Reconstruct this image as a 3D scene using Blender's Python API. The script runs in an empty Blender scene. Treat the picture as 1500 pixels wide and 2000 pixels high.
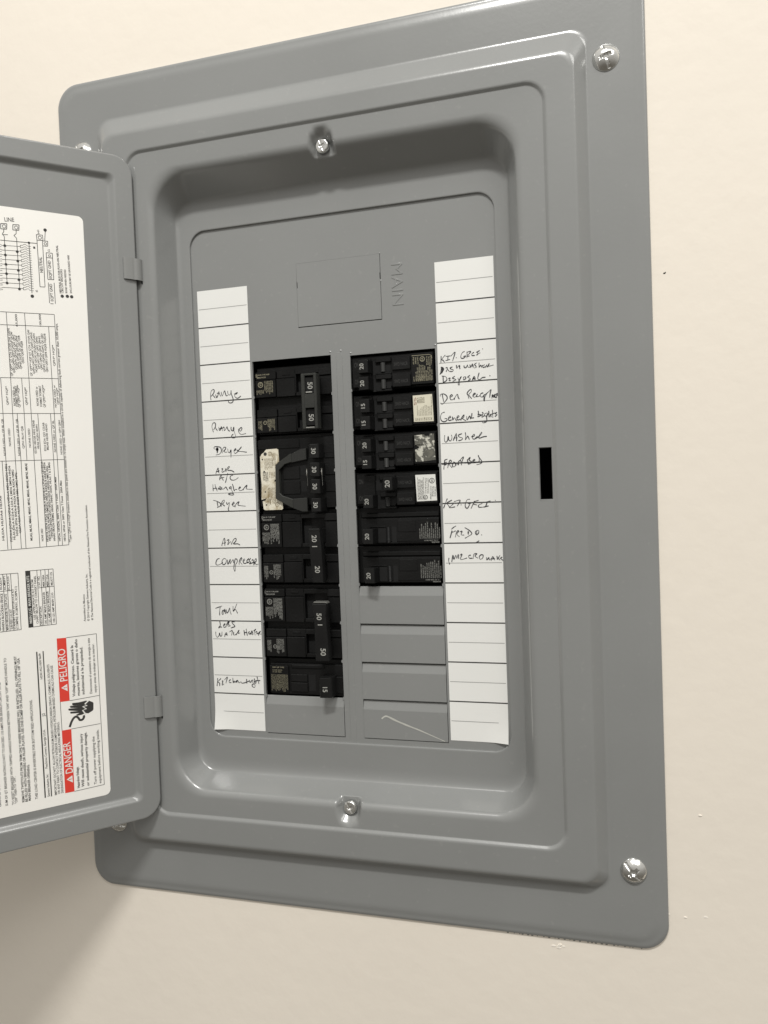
import bpy, bmesh, math, random
from mathutils import Matrix, Vector
S = bpy.context.scene
COL = S.collection
I = 0.0254                                   # all numbers below are inches: x right, y out of the wall, z up
def V(x, y, z): return Vector((x*I, -y*I, z*I))

# ---------------------------------------------------------------- camera
cam = bpy.data.objects.new('camera', bpy.data.cameras.new('camera')); COL.objects.link(cam)
right = Vector((0.95609568, 0.29068015, -0.03723045))
up = Vector((0.02625108, 0.04158134, 0.9987902))
back = Vector((0.29187658, -0.95591634, 0.03212507))
m = Matrix((right, up, back)).transposed().to_4x4()
m.translation = V(7.25569, 20.26583, 6.54482)
cam.matrix_world = m
cam.data.sensor_fit = 'VERTICAL'; cam.data.sensor_height = 24; cam.data.lens = 24*1613.766/2000
cam.data.clip_start = 0.02; cam.data.clip_end = 50
S.camera = cam
# ---------------------------------------------------------------- light
S.view_settings.view_transform = 'Standard'; S.view_settings.look = 'None'
S.view_settings.exposure = 0.0; S.view_settings.gamma = 1.0
W = bpy.data.worlds.new('World'); S.world = W; W.use_nodes = True
bg = W.node_tree.nodes['Background']; bg.inputs[0].default_value = (1.0, 0.95, 0.86, 1); bg.inputs[1].default_value = 0.45
_n = W.node_tree.nodes; _l = W.node_tree.links          # a room: pale ceiling above, darker floor below
_tc = _n.new('ShaderNodeTexCoord'); _sx = _n.new('ShaderNodeSeparateXYZ'); _mr = _n.new('ShaderNodeMapRange'); _mx = _n.new('ShaderNodeMix'); _mx.data_type = 'RGBA'
_mr.inputs[1].default_value = -.8; _mr.inputs[2].default_value = .8; _mr.interpolation_type = 'SMOOTHSTEP'
_mx.inputs['A'].default_value = (.34, .31, .26, 1); _mx.inputs['B'].default_value = (1.50, 1.46, 1.38, 1)
_l.new(_tc.outputs['Generated'], _sx.inputs[0]); _l.new(_sx.outputs['Z'], _mr.inputs[0]); _l.new(_mr.outputs[0], _mx.inputs['Factor']); _l.new(_mx.outputs['Result'], bg.inputs[0])
def lamp(name, energy, sx, sy, pos, aim, col):
    ld = bpy.data.lights.new(name, 'AREA'); ld.shape = 'RECTANGLE'; ld.size = sx*I; ld.size_y = sy*I; ld.energy = energy; ld.color = col
    lo = bpy.data.objects.new(name, ld); COL.objects.link(lo); lo.location = V(*pos)
    z = (V(*pos)-V(*aim)).normalized(); x = (Vector((1, 0, 0))-z*z.x).normalized(); y = z.cross(x)
    m_ = Matrix((x, y, z)).transposed().to_4x4(); m_.translation = V(*pos); lo.matrix_world = m_
lamp('ceiling_lamp', 27.5, 16, 4.5, (4.5, 47, 69), (0, 0, 6), (1.0, .985, .95))
lamp('door_fill_light', 24, 44, 44, (62, 66, 88), (-3, 1, 6), (1.0, .985, .95))  # added fill from above right, no known fixture; brightens the open door and label

# ---------------------------------------------------------------- materials
def nodes(name):
    M = bpy.data.materials.new(name); M.use_nodes = True
    return M, M.node_tree.nodes, M.node_tree.links, M.node_tree.nodes['Principled BSDF']
def mat(name, col, rough=.5, metal=0, var=0, vscale=8, bump=0, bscale=200, spec=.5, coat=0, rvar=0):
    M, n, l, b = nodes(name)
    b.inputs['Base Color'].default_value = (*col, 1); b.inputs['Roughness'].default_value = rough
    b.inputs['Metallic'].default_value = metal; b.inputs['Specular IOR Level'].default_value = spec
    b.inputs['Coat Weight'].default_value = coat; b.inputs['Coat Roughness'].default_value = .15
    tc = n.new('ShaderNodeTexCoord')
    if var or rvar:
        t = n.new('ShaderNodeTexNoise'); t.inputs['Scale'].default_value = vscale; t.inputs['Detail'].default_value = 5
        l.new(tc.outputs['Object'], t.inputs['Vector'])
        if var:
            r = n.new('ShaderNodeValToRGB'); r.color_ramp.elements[0].position = .3; r.color_ramp.elements[1].position = .7
            r.color_ramp.elements[0].color = (*[c*(1-var) for c in col], 1); r.color_ramp.elements[1].color = (*[min(1, c*(1+var)) for c in col], 1)
            l.new(t.outputs['Fac'], r.inputs[0]); l.new(r.outputs[0], b.inputs['Base Color'])
        if rvar:
            mr = n.new('ShaderNodeMapRange'); mr.inputs[3].default_value = rough-rvar; mr.inputs[4].default_value = rough+rvar
            l.new(t.outputs['Fac'], mr.inputs[0]); l.new(mr.outputs[0], b.inputs['Roughness'])
    if bump:
        t2 = n.new('ShaderNodeTexNoise'); t2.inputs['Scale'].default_value = bscale; t2.inputs['Detail'].default_value = 3
        bp = n.new('ShaderNodeBump'); bp.inputs['Strength'].default_value = bump; bp.inputs['Distance'].default_value = .0006
        l.new(tc.outputs['Object'], t2.inputs['Vector']); l.new(t2.outputs['Fac'], bp.inputs['Height']); l.new(bp.outputs[0], b.inputs['Normal'])
    return M
def spots(name, a, c, scale, lo_, hi, rough=.6, c2=None):
    """a worn sticker: print colour c showing through paper colour a in noise patches"""
    M, n, l, b = nodes(name); b.inputs['Roughness'].default_value = rough
    tc = n.new('ShaderNodeTexCoord'); t = n.new('ShaderNodeTexNoise'); t.inputs['Scale'].default_value = scale
    t.inputs['Detail'].default_value = 6; t.inputs['Roughness'].default_value = .6; t.inputs['Distortion'].default_value = .6
    r = n.new('ShaderNodeValToRGB'); e = r.color_ramp.elements
    e[0].position = lo_; e[0].color = (*a, 1); e[1].position = hi; e[1].color = (*c, 1)
    if c2: x = e.new(min(.99, hi+.12)); x.color = (*c2, 1)
    l.new(tc.outputs['Object'], t.inputs['Vector']); l.new(t.outputs['Fac'], r.inputs[0]); l.new(r.outputs[0], b.inputs['Base Color'])
    return M
GRAY = mat('grey_enamel', (.236, .241, .237), .30, var=.03, vscale=14, bump=.07, bscale=420, rvar=.05, coat=1.0)
def dust(M, amount=.10, scale=260):
    n, l = M.node_tree.nodes, M.node_tree.links; b = n['Principled BSDF']; src = b.inputs['Base Color'].links[0].from_socket
    tc = n.new('ShaderNodeTexCoord'); t = n.new('ShaderNodeTexNoise'); t.inputs['Scale'].default_value = scale; t.inputs['Detail'].default_value = 2
    r = n.new('ShaderNodeValToRGB'); r.color_ramp.elements[0].position = .66; r.color_ramp.elements[0].color = (0, 0, 0, 1); r.color_ramp.elements[1].position = .74; r.color_ramp.elements[1].color = (amount, amount, amount, 1)
    mx = n.new('ShaderNodeMix'); mx.data_type = 'RGBA'; mx.inputs['B'].default_value = (.6, .58, .53, 1)
    l.new(tc.outputs['Object'], t.inputs['Vector']); l.new(t.outputs['Fac'], r.inputs[0]); l.new(r.outputs[0], mx.inputs['Factor']); l.new(src, mx.inputs['A']); l.new(mx.outputs['Result'], b.inputs['Base Color'])
dust(GRAY, .045)
STRAP = mat('grey_enamel_strap', (.235, .238, .232), .5, var=.03, vscale=30, bump=.07, bscale=420, spec=.35)
GRAYD = mat('grey_enamel_worn_edge', (.19, .19, .175), .4)
WALL = mat('cream_wall_paint', (.82, .757, .668), .62, var=.02, vscale=4, bump=.5, bscale=70, spec=.3)
PAPER = mat('white_paper', (.80, .80, .775), .5, var=.012, vscale=20, spec=.35)
DOCP = mat('glossy_white_label_paper', (.90, .885, .845), .35, var=.012, vscale=12, spec=.4)
INK = mat('black_print_ink', (.035, .034, .032), .5)
INKG = mat('grey_ruling_ink', (.34, .34, .33), .6)
PEN = mat('ballpoint_ink', (.05, .05, .055), .5)
RED = mat('red_print', (.74, .055, .035), .4)
WHITEP = mat('white_print', (.8, .8, .76), .5)
BLK = mat('black_phenolic_plastic', (.0062, .0062, .0062), .42, var=.4, vscale=40, bump=.25, bscale=700, rvar=.12, spec=.22)
BLK2 = mat('black_toggle_plastic', (.0085, .0085, .0085), .38, var=.3, vscale=50, bump=.15, bscale=700, spec=.27)
TIE = mat('dark_grey_tie_bar_plastic', (.022, .023, .020), .5, var=.12, vscale=60, bump=.2, bscale=500)
HOLE = mat('unlit_slot_black', (.004, .004, .004), .9)
BOX = mat('enclosure_interior_dark_steel', (.02, .02, .02), .7)
ZINC = mat('bright_zinc', (.78, .78, .76), .16, metal=1, var=.12, vscale=90, bump=.2, bscale=400, rvar=.06)
PRT = mat('faded_grey_print', (.26, .26, .24), .6, var=.25, vscale=120)
PRT2 = mat('ochre_stained_print', (.27, .25, .175), .6, var=.3, vscale=120)
NUM = mat('cream_number_paint', (.34, .34, .315), .5)
CREAM = spots('stained_cream_sticker', (.74, .70, .58), (.34, .27, .15), 120, .47, .68)
CREAM2 = mat('clean_cream_sticker', (.66, .63, .51), .5, var=.05, vscale=70)
CREAMW = mat('white_foil_sticker', (.74, .74, .70), .42, var=.02, vscale=50)
MOTTLE = spots('rubbed_off_sticker', (.56, .55, .48), (.07, .07, .06), 190, .47, .53, c2=(.14, .135, .11))
CHIP = mat('white_plaster_chip', (.84, .79, .71), .8)

# ---------------------------------------------------------------- helpers
class MB:
    def __init__(s): s.bm = bmesh.new()
    def face(s, pts, mi=0, smooth=False):
        f = s.bm.faces.new([s.bm.verts.new(V(*p)) for p in pts]); f.material_index = mi; f.smooth = smooth; return f
    def box(s, x0, x1, y0, y1, z0, z1, bev=0, mi=0, seg=1):
        v = [s.bm.verts.new(V(x, y, z)) for x in (x0, x1) for y in (y0, y1) for z in (z0, z1)]
        fs = []
        for q in ((0,1,3,2),(4,6,7,5),(0,4,5,1),(2,3,7,6),(0,2,6,4),(1,5,7,3)):
            f = s.bm.faces.new([v[i] for i in q]); f.material_index = mi; fs.append(f)
        bmesh.ops.recalc_face_normals(s.bm, faces=fs)
        if bev:
            es = list({e for f in fs for e in f.edges})
            bmesh.ops.bevel(s.bm, geom=es, offset=bev*I, segments=seg, profile=.5, affect='EDGES', clamp_overlap=True, material=-1)
        return s
    def prism(s, pts, y0, y1, mi=0, bev=0):
        """outline (x,z) extruded from y0 to y1; closed"""
        n = len(pts)
        a = [s.bm.verts.new(V(x, y0, z)) for x, z in pts]; b = [s.bm.verts.new(V(x, y1, z)) for x, z in pts]
        fs = [s.bm.faces.new(a), s.bm.faces.new(b[::-1])]
        for i in range(n): fs.append(s.bm.faces.new((a[i], b[i], b[(i+1) % n], a[(i+1) % n])))
        for f in fs: f.material_index = mi
        bmesh.ops.recalc_face_normals(s.bm, faces=fs)
        if bev:
            es = list(fs[1].edges)
            bmesh.ops.bevel(s.bm, geom=es, offset=bev*I, segments=1, profile=.5, affect='EDGES', clamp_overlap=True, material=-1)
        return s
    def ribbon(s, P3, n3, w, mi=0):
        """flat ribbon through 3D inch points P3 (Vectors in scene space) lying in plane with normal n3"""
        vs = []
        for i, p in enumerate(P3):
            d = (P3[min(i+1, len(P3)-1)] - P3[max(i-1, 0)])
            if d.length < 1e-9: d = Vector((1, 0, 0))
            o = d.normalized().cross(n3)*(w*I/2 if not callable(w) else w(i/max(1, len(P3)-1))*I/2)
            vs.append((s.bm.verts.new(p+o), s.bm.verts.new(p-o)))
        for a, b in zip(vs, vs[1:]):
            f = s.bm.faces.new((a[0], b[0], b[1], a[1])); f.material_index = mi
        return s
    def tube(s, pts, r, seg=8, mi=0):
        P = [V(*p) for p in pts]; rings = []
        for i, p in enumerate(P):
            d = (P[min(i+1, len(P)-1)]-P[max(i-1, 0)]).normalized()
            a = d.orthogonal().normalized() if i == 0 else (rings_a - d*rings_a.dot(d)).normalized()
            rings_a = a; b = d.cross(a)
            rings.append([s.bm.verts.new(p+(a*math.cos(t)+b*math.sin(t))*r*I) for t in [2*math.pi*k/seg for k in range(seg)]])
        for q, t in zip(rings, rings[1:]):
            for k in range(seg):
                f = s.bm.faces.new((q[k], q[(k+1) % seg], t[(k+1) % seg], t[k])); f.smooth = True; f.material_index = mi
        for q in (rings[0], rings[-1]): s.bm.faces.new(q).material_index = mi
        return s
    def disc(s, c, n3, r, seg=14, mi=0, ring=0):
        a = n3.orthogonal().normalized(); b = n3.cross(a)
        T = [2*math.pi*k/seg for k in range(seg)]
        o = [s.bm.verts.new(c+(a*math.cos(t)+b*math.sin(t))*r*I) for t in T]
        if not ring: s.bm.faces.new(o).material_index = mi
        else:
            q = [s.bm.verts.new(c+(a*math.cos(t)+b*math.sin(t))*(r-ring)*I) for t in T]
            for k in range(seg): s.bm.faces.new((o[k], o[(k+1) % seg], q[(k+1) % seg], q[k])).material_index = mi
        return s
    def text(s, txt, o, d, u, length=None, h=.1, mi=0, bold=False, center=False, mono=None):
        """flat lettering: o = scene point of the baseline start, d,u = unit vectors along and up, length/h in inches"""
        vs, fs, w, cap = glyphs(txt, bold)
        sx = (length/w if length else h/cap); sy = h/cap
        off = -w*sx/2 if center else 0
        bv = [s.bm.verts.new(o + d*((x*sx+off)*I) + u*(y*sy*I)) for x, y in vs]
        for f in fs:
            try: s.bm.faces.new([bv[i] for i in f]).material_index = mi
            except ValueError: pass
        return s
    def out(s, name, mats, parent=None, org=(0, 0, 0), recalc=False):
        if recalc: bmesh.ops.recalc_face_normals(s.bm, faces=s.bm.faces)
        bmesh.ops.translate(s.bm, verts=s.bm.verts, vec=-V(*org))
        me = bpy.data.meshes.new(name); s.bm.to_mesh(me); s.bm.free()
        for q in (mats if isinstance(mats, (list, tuple)) else [mats]): me.materials.append(q)
        o = bpy.data.objects.new(name, me); COL.objects.link(o)
        if parent: o.parent = parent
        return o
_G = {}
def glyphs(txt, bold=False):
    k = (txt, bold)
    if k in _G: return _G[k]
    cu = bpy.data.curves.new('lettering', 'FONT'); cu.body = txt; cu.resolution_u = 2 if len(txt) > 8 else 4
    cu.offset = .018 if bold else .007
    o = bpy.data.objects.new('lettering', cu); COL.objects.link(o)
    dg = bpy.context.evaluated_depsgraph_get(); me = o.evaluated_get(dg).to_mesh()
    vs = [(v.co.x, v.co.y) for v in me.vertices]; fs = [tuple(p.vertices) for p in me.polygons]
    o.evaluated_get(dg).to_mesh_clear(); bpy.data.objects.remove(o); bpy.data.curves.remove(cu)
    if not vs: vs = [(0, 0)]
    x0 = min(v[0] for v in vs); w = max(v[0] for v in vs)-x0
    vs = [(x-x0, y) for x, y in vs]; _G[k] = (vs, fs, max(w, 1e-3), .70); return _G[k]
def empty(name, loc, label, cat, group=None):
    o = bpy.data.objects.new(name, None); COL.objects.link(o); o.location = V(*loc); o.empty_display_size = .02
    o['label'] = label; o['category'] = cat
    if group: o['group'] = group
    return o
NF = Vector((0, -1, 0))                      # out of the wall, scene space
RD_D, RD_U = Vector((0, 0, -1)), Vector((1, 0, 0))      # lettering that reads downward
RU_D, RU_U = Vector((0, 0, 1)), Vector((-1, 0, 0))      # lettering that reads upward
def smooth_path(pts, n=4):
    if len(pts) < 3: return pts
    P = [pts[0]]+list(pts)+[pts[-1]]; r = []
    for i in range(1, len(P)-2):
        for k in range(n):
            t = k/n; a, b, c, d = P[i-1], P[i], P[i+1], P[i+2]
            r.append(tuple(.5*((2*b[j])+(-a[j]+c[j])*t+(2*a[j]-5*b[j]+4*c[j]-d[j])*t*t+(-a[j]+3*b[j]-3*c[j]+d[j])*t**3) for j in range(2)))
    return r+[pts[-1]]

# ---------------------------------------------------------------- wall
w = MB(); X0, X1, Z0, Z1 = -7.0, 7.0, -3.8, 17.2; B = 90
for a in ((-B, X0, -B, B), (X1, B, -B, B), (X0, X1, -B, Z0), (X0, X1, Z1, B)):
    w.face([(a[0], .555, a[2]), (a[1], .555, a[2]), (a[1], .555, a[3]), (a[0], .555, a[3])])
wall = w.out('wall', WALL); wall['kind'] = 'structure'; wall['label'] = 'cream painted wall behind the grey panel'
h = MB(); h.prism([(7.972, 11.04), (8.012, 11.037), (8.03, 11.062), (8.027, 11.08), (8.0, 11.068), (7.976, 11.062)], .55, .560)
h.out('nail_hole', HOLE, wall)
random.seed(4)
def chip(cx, cz, r, n=1):
    m_ = MB()
    for k in range(n):
        ax, az = cx+random.uniform(-.25, .25)*(n > 1), cz+random.uniform(-.06, .06)*(n > 1)
        rr = r*random.uniform(.5, 1.1)
        pts = [(ax+rr*random.uniform(.6, 1.3)*math.cos(t), az+.6*rr*random.uniform(.6, 1.2)*math.sin(t)) for t in [k2*math.pi/4 for k2 in range(8)]]
        m_.prism(pts, .55, .560+.012*random.random(), bev=.006)
    return m_.out('paint_chip', CHIP, wall)
chip(5.32, -4.62, .05, 7); chip(8.46, -1.2, .035); chip(8.52, -3.54, .045); chip(7.9, -3.55, .035, 2)
g = MB()
for k in range(26):
    x = 4.0+3.2*k/26+random.uniform(-.05, .05); r = random.uniform(.015, .04)
    g.prism([(x-r, -4.41), (x+r, -4.41), (x+r*.6, -4.445-r*.4), (x-r*.5, -4.45-r*.3)], .551, .563)
g.out('paint_edge_crumbs', GRAYD, wall)['kind'] = 'stuff'

# ---------------------------------------------------------------- panel: one thing with cover, dead front, door, screws, strips
panel = empty('electrical_panel', (0, .5, -4.42), 'grey steel breaker panel with its door open, set in a cream wall', 'breaker panel')
PO = (0, .5, -4.42)
e = MB(); y0, y1 = -3.2, .553
for q in ([(X0, y0, Z0), (X1, y0, Z0), (X1, y0, Z1), (X0, y0, Z1)], [(X0, y0, Z0), (X0, y1, Z0), (X0, y1, Z1), (X0, y0, Z1)], [(X1, y0, Z0), (X1, y0, Z1), (X1, y1, Z1), (X1, y1, Z0)],
          [(X0, y0, Z0), (X1, y0, Z0), (X1, y1, Z0), (X0, y1, Z0)], [(X0, y0, Z1), (X0, y1, Z1), (X1, y1, Z1), (X1, y0, Z1)]): e.face(q)
e.out('enclosure_box', BOX, panel, PO)

XS = [-3.4, -2.4, -1.4, -.9, -.7]+[round(-.6+.04*k, 3) for k in range(34)]+[.9, 1.5, 2.4, 3.4]
ZS = [0.5, 2, 4, 6.07, 7.29, 9, 11, 12.6]
def ring(w_, t, b, r, y):
    pts = []
    def arc(cx, cz, a0):
        for k in range(11):
            a = math.radians(a0-9*k); pts.append([cx+r*math.cos(a), y, cz+r*math.sin(a)])
    arc(-w_+r, t-r, 180); pts.extend([x, y, t] for x in XS)
    arc(w_-r, t-r, 90); pts.extend([w_, y, z] for z in ZS[::-1])
    arc(w_-r, b+r, 0); pts.extend([x, y, b] for x in XS[::-1])
    arc(-w_+r, b+r, -90); pts.extend([-w_, y, z] for z in ZS)
    return pts
K = [((7.727, 17.837, -4.423, .62, .545), 0), ((7.727, 17.837, -4.423, .62, .60), .03), ((7.665, 17.775, -4.361, .58, .628), .04), ((7.58, 17.69, -4.276, .54, .634), .06),
     ((7.45, 17.56, -4.146, .5, .657), .09), ((6.44, 16.672, -3.07, .40, .655), .06), ((6.165, 16.139, -2.86, .36, .918), .085),
     ((5.53, 15.63, -2.16, .50, .918), .04), ((5.455, 15.555, -2.085, .42, .862), .02)]
def lerp5(a, b, t): return tuple(x+(y-x)*t for x, y in zip(a, b))
c2, c3 = (5.455, 15.555, -2.085, .42, .862), (4.805, 14.984, -1.479, 1.0, .845)
for wv in (5.43, 5.28, 5.13): K.append((lerp5(c2, c3, (5.455-wv)/(5.455-4.805)), 0))
c4 = (4.503, 14.34, -1.12, .55, .06)
K += [(c3, .17), (c4, .12), ((4.155, 13.59, -.178, .45, .06), .02), ((4.15, 13.583, -.172, .445, -.03), 0)]
def dist5(a, b): return abs(a[0]-b[0])+abs(a[4]-b[4])
rings = []
for i, (k, f) in enumerate(K):
    if f == 0 or i in (0, len(K)-1): rings.append(k)
    else:
        p, q = K[i-1][0], K[i+1][0]
        ta = min(.48, f/max(1e-6, dist5(p, k))); tb = min(.48, f/max(1e-6, dist5(q, k)))
        a, b = lerp5(k, p, ta), lerp5(k, q, tb)
        for j in range(8):
            t = j/7; rings.append(lerp5(lerp5(a, k, t), lerp5(k, b, t), t))
dense = []
for a, b in zip(rings, rings[1:]):
    dense.append(a); mx = .05 if (c4[0]-.05 < a[0] < 5.13) else .35
    n = max(1, int(dist5(a, b)/mx)) if a[0] < 5.13 and b[0] > 4.49 else 1
    for j in range(1, n): dense.append(lerp5(a, b, j/n))
dense.append(rings[-1])
def sstep(t): t = max(0, min(1, t)); return t*t*(3-2*t)
def pocket(p):
    x, y, z = p
    for cx, za, zb in ((.04, 15.03, 14.2), (.09, -1.62, -.9)):
        lo_, hi = min(za, zb), max(za, zb)
        dz = z-min(max(z, lo_), hi); d = math.hypot(x-cx, dz)
        m_ = 1-sstep((d-.20)/.15)
        if m_ > 0 and y > .60: y = y+(.60-y)*m_
    return (x, y, z)
c = MB(); prev = None
for k in dense:
    cur = [c.bm.verts.new(V(*pocket(p))) for p in ring(*k)]
    if prev:
        n = len(cur)
        for i in range(n):
            f = c.bm.faces.new((prev[i], cur[i], cur[(i+1) % n], prev[(i+1) % n])); f.smooth = True
            ce = f.calc_center_median()/I
            if 5.13 < ce.x < 5.43 and 6.07 < ce.z < 7.29: c.bm.faces.remove(f)
    prev = cur
bmesh.ops.recalc_face_normals(c.bm, faces=c.bm.faces)
if sum(f.normal.y*f.calc_area() for f in c.bm.faces) > 0: bmesh.ops.reverse_faces(c.bm, faces=c.bm.faces)
for a in (((5.13, 6.07), (5.43, 6.07)), ((5.43, 6.07), (5.43, 7.29)), ((5.43, 7.29), (5.13, 7.29)), ((5.13, 7.29), (5.13, 6.07))):
    (xa, za), (xb, zb) = a; ia = lambda x, z: (x+(.014 if x < 5.2 else -.014), z+(.016 if z < 7 else -.016))
    c.face([(xa, .860, za), (xb, .860, zb), (ia(xb, zb)[0], .835, ia(xb, zb)[1]), (ia(xa, za)[0], .835, ia(xa, za)[1])])
    c.face([(ia(xa, za)[0], .835, ia(xa, za)[1]), (ia(xb, zb)[0], .835, ia(xb, zb)[1]), (ia(xb, zb)[0], .79, ia(xb, zb)[1]), (ia(xa, za)[0], .79, ia(xa, za)[1])])
cv = c.out('cover', GRAY, panel, PO); cv.modifiers.new('even_shading', 'WEIGHTED_NORMAL').keep_sharp = False

# dead front sheet with the two breaker openings and the main knock-out
d = MB(); gx = [-4.4, -2.46, -1.09, -.22, .31, 1.21, 2.56, 4.4]; gz = [-.4, -.045, 9.92, 9.98, 10.755, 12.42, 13.9]
for i in range(len(gx)-1):
    for j in range(len(gz)-1):
        x, z = (gx[i]+gx[i+1])/2, (gz[j]+gz[j+1])/2
        if -2.46 < x < -.22 and -.045 < z < 9.98: continue
        if .31 < x < 2.56 and -.045 < z < 9.92: continue
        if -1.09 < x < 1.21 and 10.755 < z < 12.42: continue
        d.face([(gx[i], 0, gz[j]), (gx[i+1], 0, gz[j]), (gx[i+1], 0, gz[j+1]), (gx[i], 0, gz[j+1])])
def lip(x0, x1, z0, z1, dep=.07):
    P = [(x0, z0), (x1, z0), (x1, z1), (x0, z1)]
    for a, b in zip(P, P[1:]+P[:1]): d.face([(a[0], 0, a[1]), (b[0], 0, b[1]), (b[0], -dep, b[1]), (a[0], -dep, a[1])])
lip(-2.46, -.22, -.045, 9.98); lip(.31, 2.56, -.045, 9.92); lip(-1.09, 1.21, 10.755, 12.42, .05)
random.seed(7)
for x, sg in ((-2.46, 1), (-.22, -1), (.31, 1), (2.56, -1)):        # nubs left where the twist-outs were snapped off
    for z in range(1 if x < 0 else 4, 10):
        r = random.uniform(.02, .035); dz = random.uniform(-.03, .03)
        d.prism([(x-sg*.004, z+dz-.05), (x+sg*r, z+dz-.02), (x+sg*r*.7, z+dz+.03), (x-sg*.004, z+dz+.05)], -.03, .008)
for x, z, r in ((-.235, 10.06, .035), (.055, 10.06, .035), (2.56, 10.0, .035), (.33, 9.98, .03), (1.205, 12.43, .02), (1.205, 11.74, .03)):
    cs_ = [d.bm.verts.new(V(x+r*math.cos(t), -.001, z+r*math.sin(t))) for t in [k*math.pi/5 for k in range(10)]]; ms_ = [d.bm.verts.new(V(x+.6*r*math.cos(t), .010, z+.6*r*math.sin(t))) for t in [k*math.pi/5 for k in range(10)]]; tp = d.bm.verts.new(V(x, .014, z))
    for k in range(10):
        f = d.bm.faces.new((cs_[k], cs_[(k+1) % 10], ms_[(k+1) % 10], ms_[k])); f.smooth = True; f = d.bm.faces.new((ms_[k], ms_[(k+1) % 10], tp)); f.smooth = True
d.out('dead_front_sheet', GRAY, panel, PO)
d = MB(); d.prism([(-.075, -.25), (.095, -.25), (.095, 9.93), (.075, 10.03), (-.055, 10.03), (-.075, 9.93)], -.02, .009, bev=.009)
d.out('centre_rib', GRAY, panel, PO)
d = MB()
d.prism([(-1.087, 10.774), (1.199, 10.774), (1.199, 11.76), (1.185, 11.80), (1.185, 11.93), (1.199, 11.96), (1.199, 12.417), (-1.087, 12.417), (-1.087, 11.96), (-1.07, 11.92), (-1.07, 11.80), (-1.087, 11.76)], -.04, .004, bev=.004)
d.out('knockout_plate', GRAY, panel, PO)
# embossed MAIN
cu = bpy.data.curves.new('embossed_word', 'FONT'); cu.body = 'MAIN'; cu.extrude = .04; cu.bevel_depth = .02; cu.offset = -.022; cu.resolution_u = 3
to = bpy.data.objects.new('embossed_word', cu); COL.objects.link(to)
dg = bpy.context.evaluated_depsgraph_get(); me = bpy.data.meshes.new_from_object(to.evaluated_get(dg)); bpy.data.objects.remove(to)
xs = [v.co.x for v in me.vertices]; ys = [v.co.y for v in me.vertices]; xa, xb, ya, yb = min(xs), max(xs), min(ys), max(ys)
for v in me.vertices:
    s_, h_, z_ = (v.co.x-xa)/(xb-xa), (v.co.y-ya)/(yb-ya), v.co.z
    v.co = V(1.50+.29*h_, .002+z_*.15, 12.13-1.05*s_)-V(*PO)
me.materials.clear(); me.materials.append(GRAY)
me.name = 'embossed_word'; o = bpy.data.objects.new('embossed_word', me); COL.objects.link(o); o.parent = panel
# filler plates
def filler(x0, x1, z0, z1):
    f = MB(); zt = z1-.012; zb = z0+.016; a = x0+.005; b = x1-.012
    prof = [(zb, -.05), (zb, .004), (zb+.012, .014), (zt-.235, .012), (zt-.21, .006), (zt-.015, -.045), (zt, -.06)]
    for i in range(len(prof)-1):
        (za, ya_), (zc, yc) = prof[i], prof[i+1]
        f.face([(a, ya_, za), (b, ya_, za), (b, yc, zc), (a, yc, zc)])
    for x in (a, b): f.face([(x, y, z) for z, y in prof]+[(x, -.1, zt), (x, -.1, zb)])
    return f.out('filler_plate', GRAY, panel, PO)
filler(-2.46, -.22, -.045, 1.0)
fp = [filler(.31, 2.56, k, k+1 if k < 3 else 3.955) for k in (-.045, 0.98, 1.96, 2.95)] if False else [filler(.31, 2.56, a, b) for a, b in ((-.045, .975), (.975, 1.955), (1.955, 2.955), (2.955, 3.955))]
s = MB(); pts = [(.80, .50), (.88, .56), (.97, .565), (1.2, .465), (1.5, .355), (1.81, .25), (2.2, .10), (2.46, .0)]
s.ribbon([V(x, .0185, z) for x, z in smooth_path(pts)], NF, lambda t: .018+.034*math.sin(math.pi*min(1, t*1.0+.12))*(.8+.2*math.sin(37*t)))
sc_ = s.out('scratch', mat('bare_scratch', (.5, .5, .46), .5, var=.15, vscale=60), fp[0], PO)

# ---------------------------------------------------------------- directory strips
def strip(xl, xr, zb, ink, skew, curl, name_extra):
    m_ = MB(); N = 4; rows = 48; grid = []
    for j in range(rows+1):
        t = j/rows; z = zb+12*t; row = []
        for i in range(N+1):
            x = xl+(xr-xl)*i/N
            y = .006
            cx = (xl if curl < 0 else xr)
            dd = abs(x-cx)+max(0, z-zb)*.8
            y += .10*max(0, 1-dd/.55)**2
            row.append(m_.bm.verts.new(V(x, y, z)))
        grid.append(row)
    for a, b in zip(grid, grid[1:]):
        for i in range(N):
            f = m_.bm.faces.new((a[i], a[i+1], b[i+1], b[i])); f.smooth = True
    for k in range(1, 24):
        z = zb+k/2; tk = .030 if k % 2 == 0 else .016; e_ = 0 if k % 2 == 0 else .03
        if (k % 2 == 0): m_.face([(xl, .0085, z-tk/2), (xr, .0085, z-tk/2), (xr, .0085, z+tk/2), (xl, .0085, z+tk/2)], 1)
        else: m_.face([(xl+e_, .0085, z-tk/2), (xr-e_, .0085, z-tk/2), (xr-e_, .0085, z+tk/2), (xl+e_, .0085, z+tk/2)], 2)
    st = m_.out('directory_strip', [PAPER, INK, INKG], panel, PO)
    st['label'] = name_extra
    hw = MB(); random.seed(11)
    for ln in ink.split(';'):
        pts = [tuple(map(float, q.split(','))) for q in ln.split()]
        ph = random.random()*6
        hw.ribbon([V(min(max(x, xl+.01), xr-.004), .011, z) for x, z in smooth_path(pts)], NF, lambda t, ph=ph: .0195+.007*math.sin(ph+7*t))
        for q in (pts[0], pts[-1]): hw.disc(V(min(max(q[0], xl+.02), xr-.01), .0115, q[1]), NF, .0095, 6)
    hw.out('handwriting', PEN, st, PO)['kind'] = 'stuff'
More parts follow.
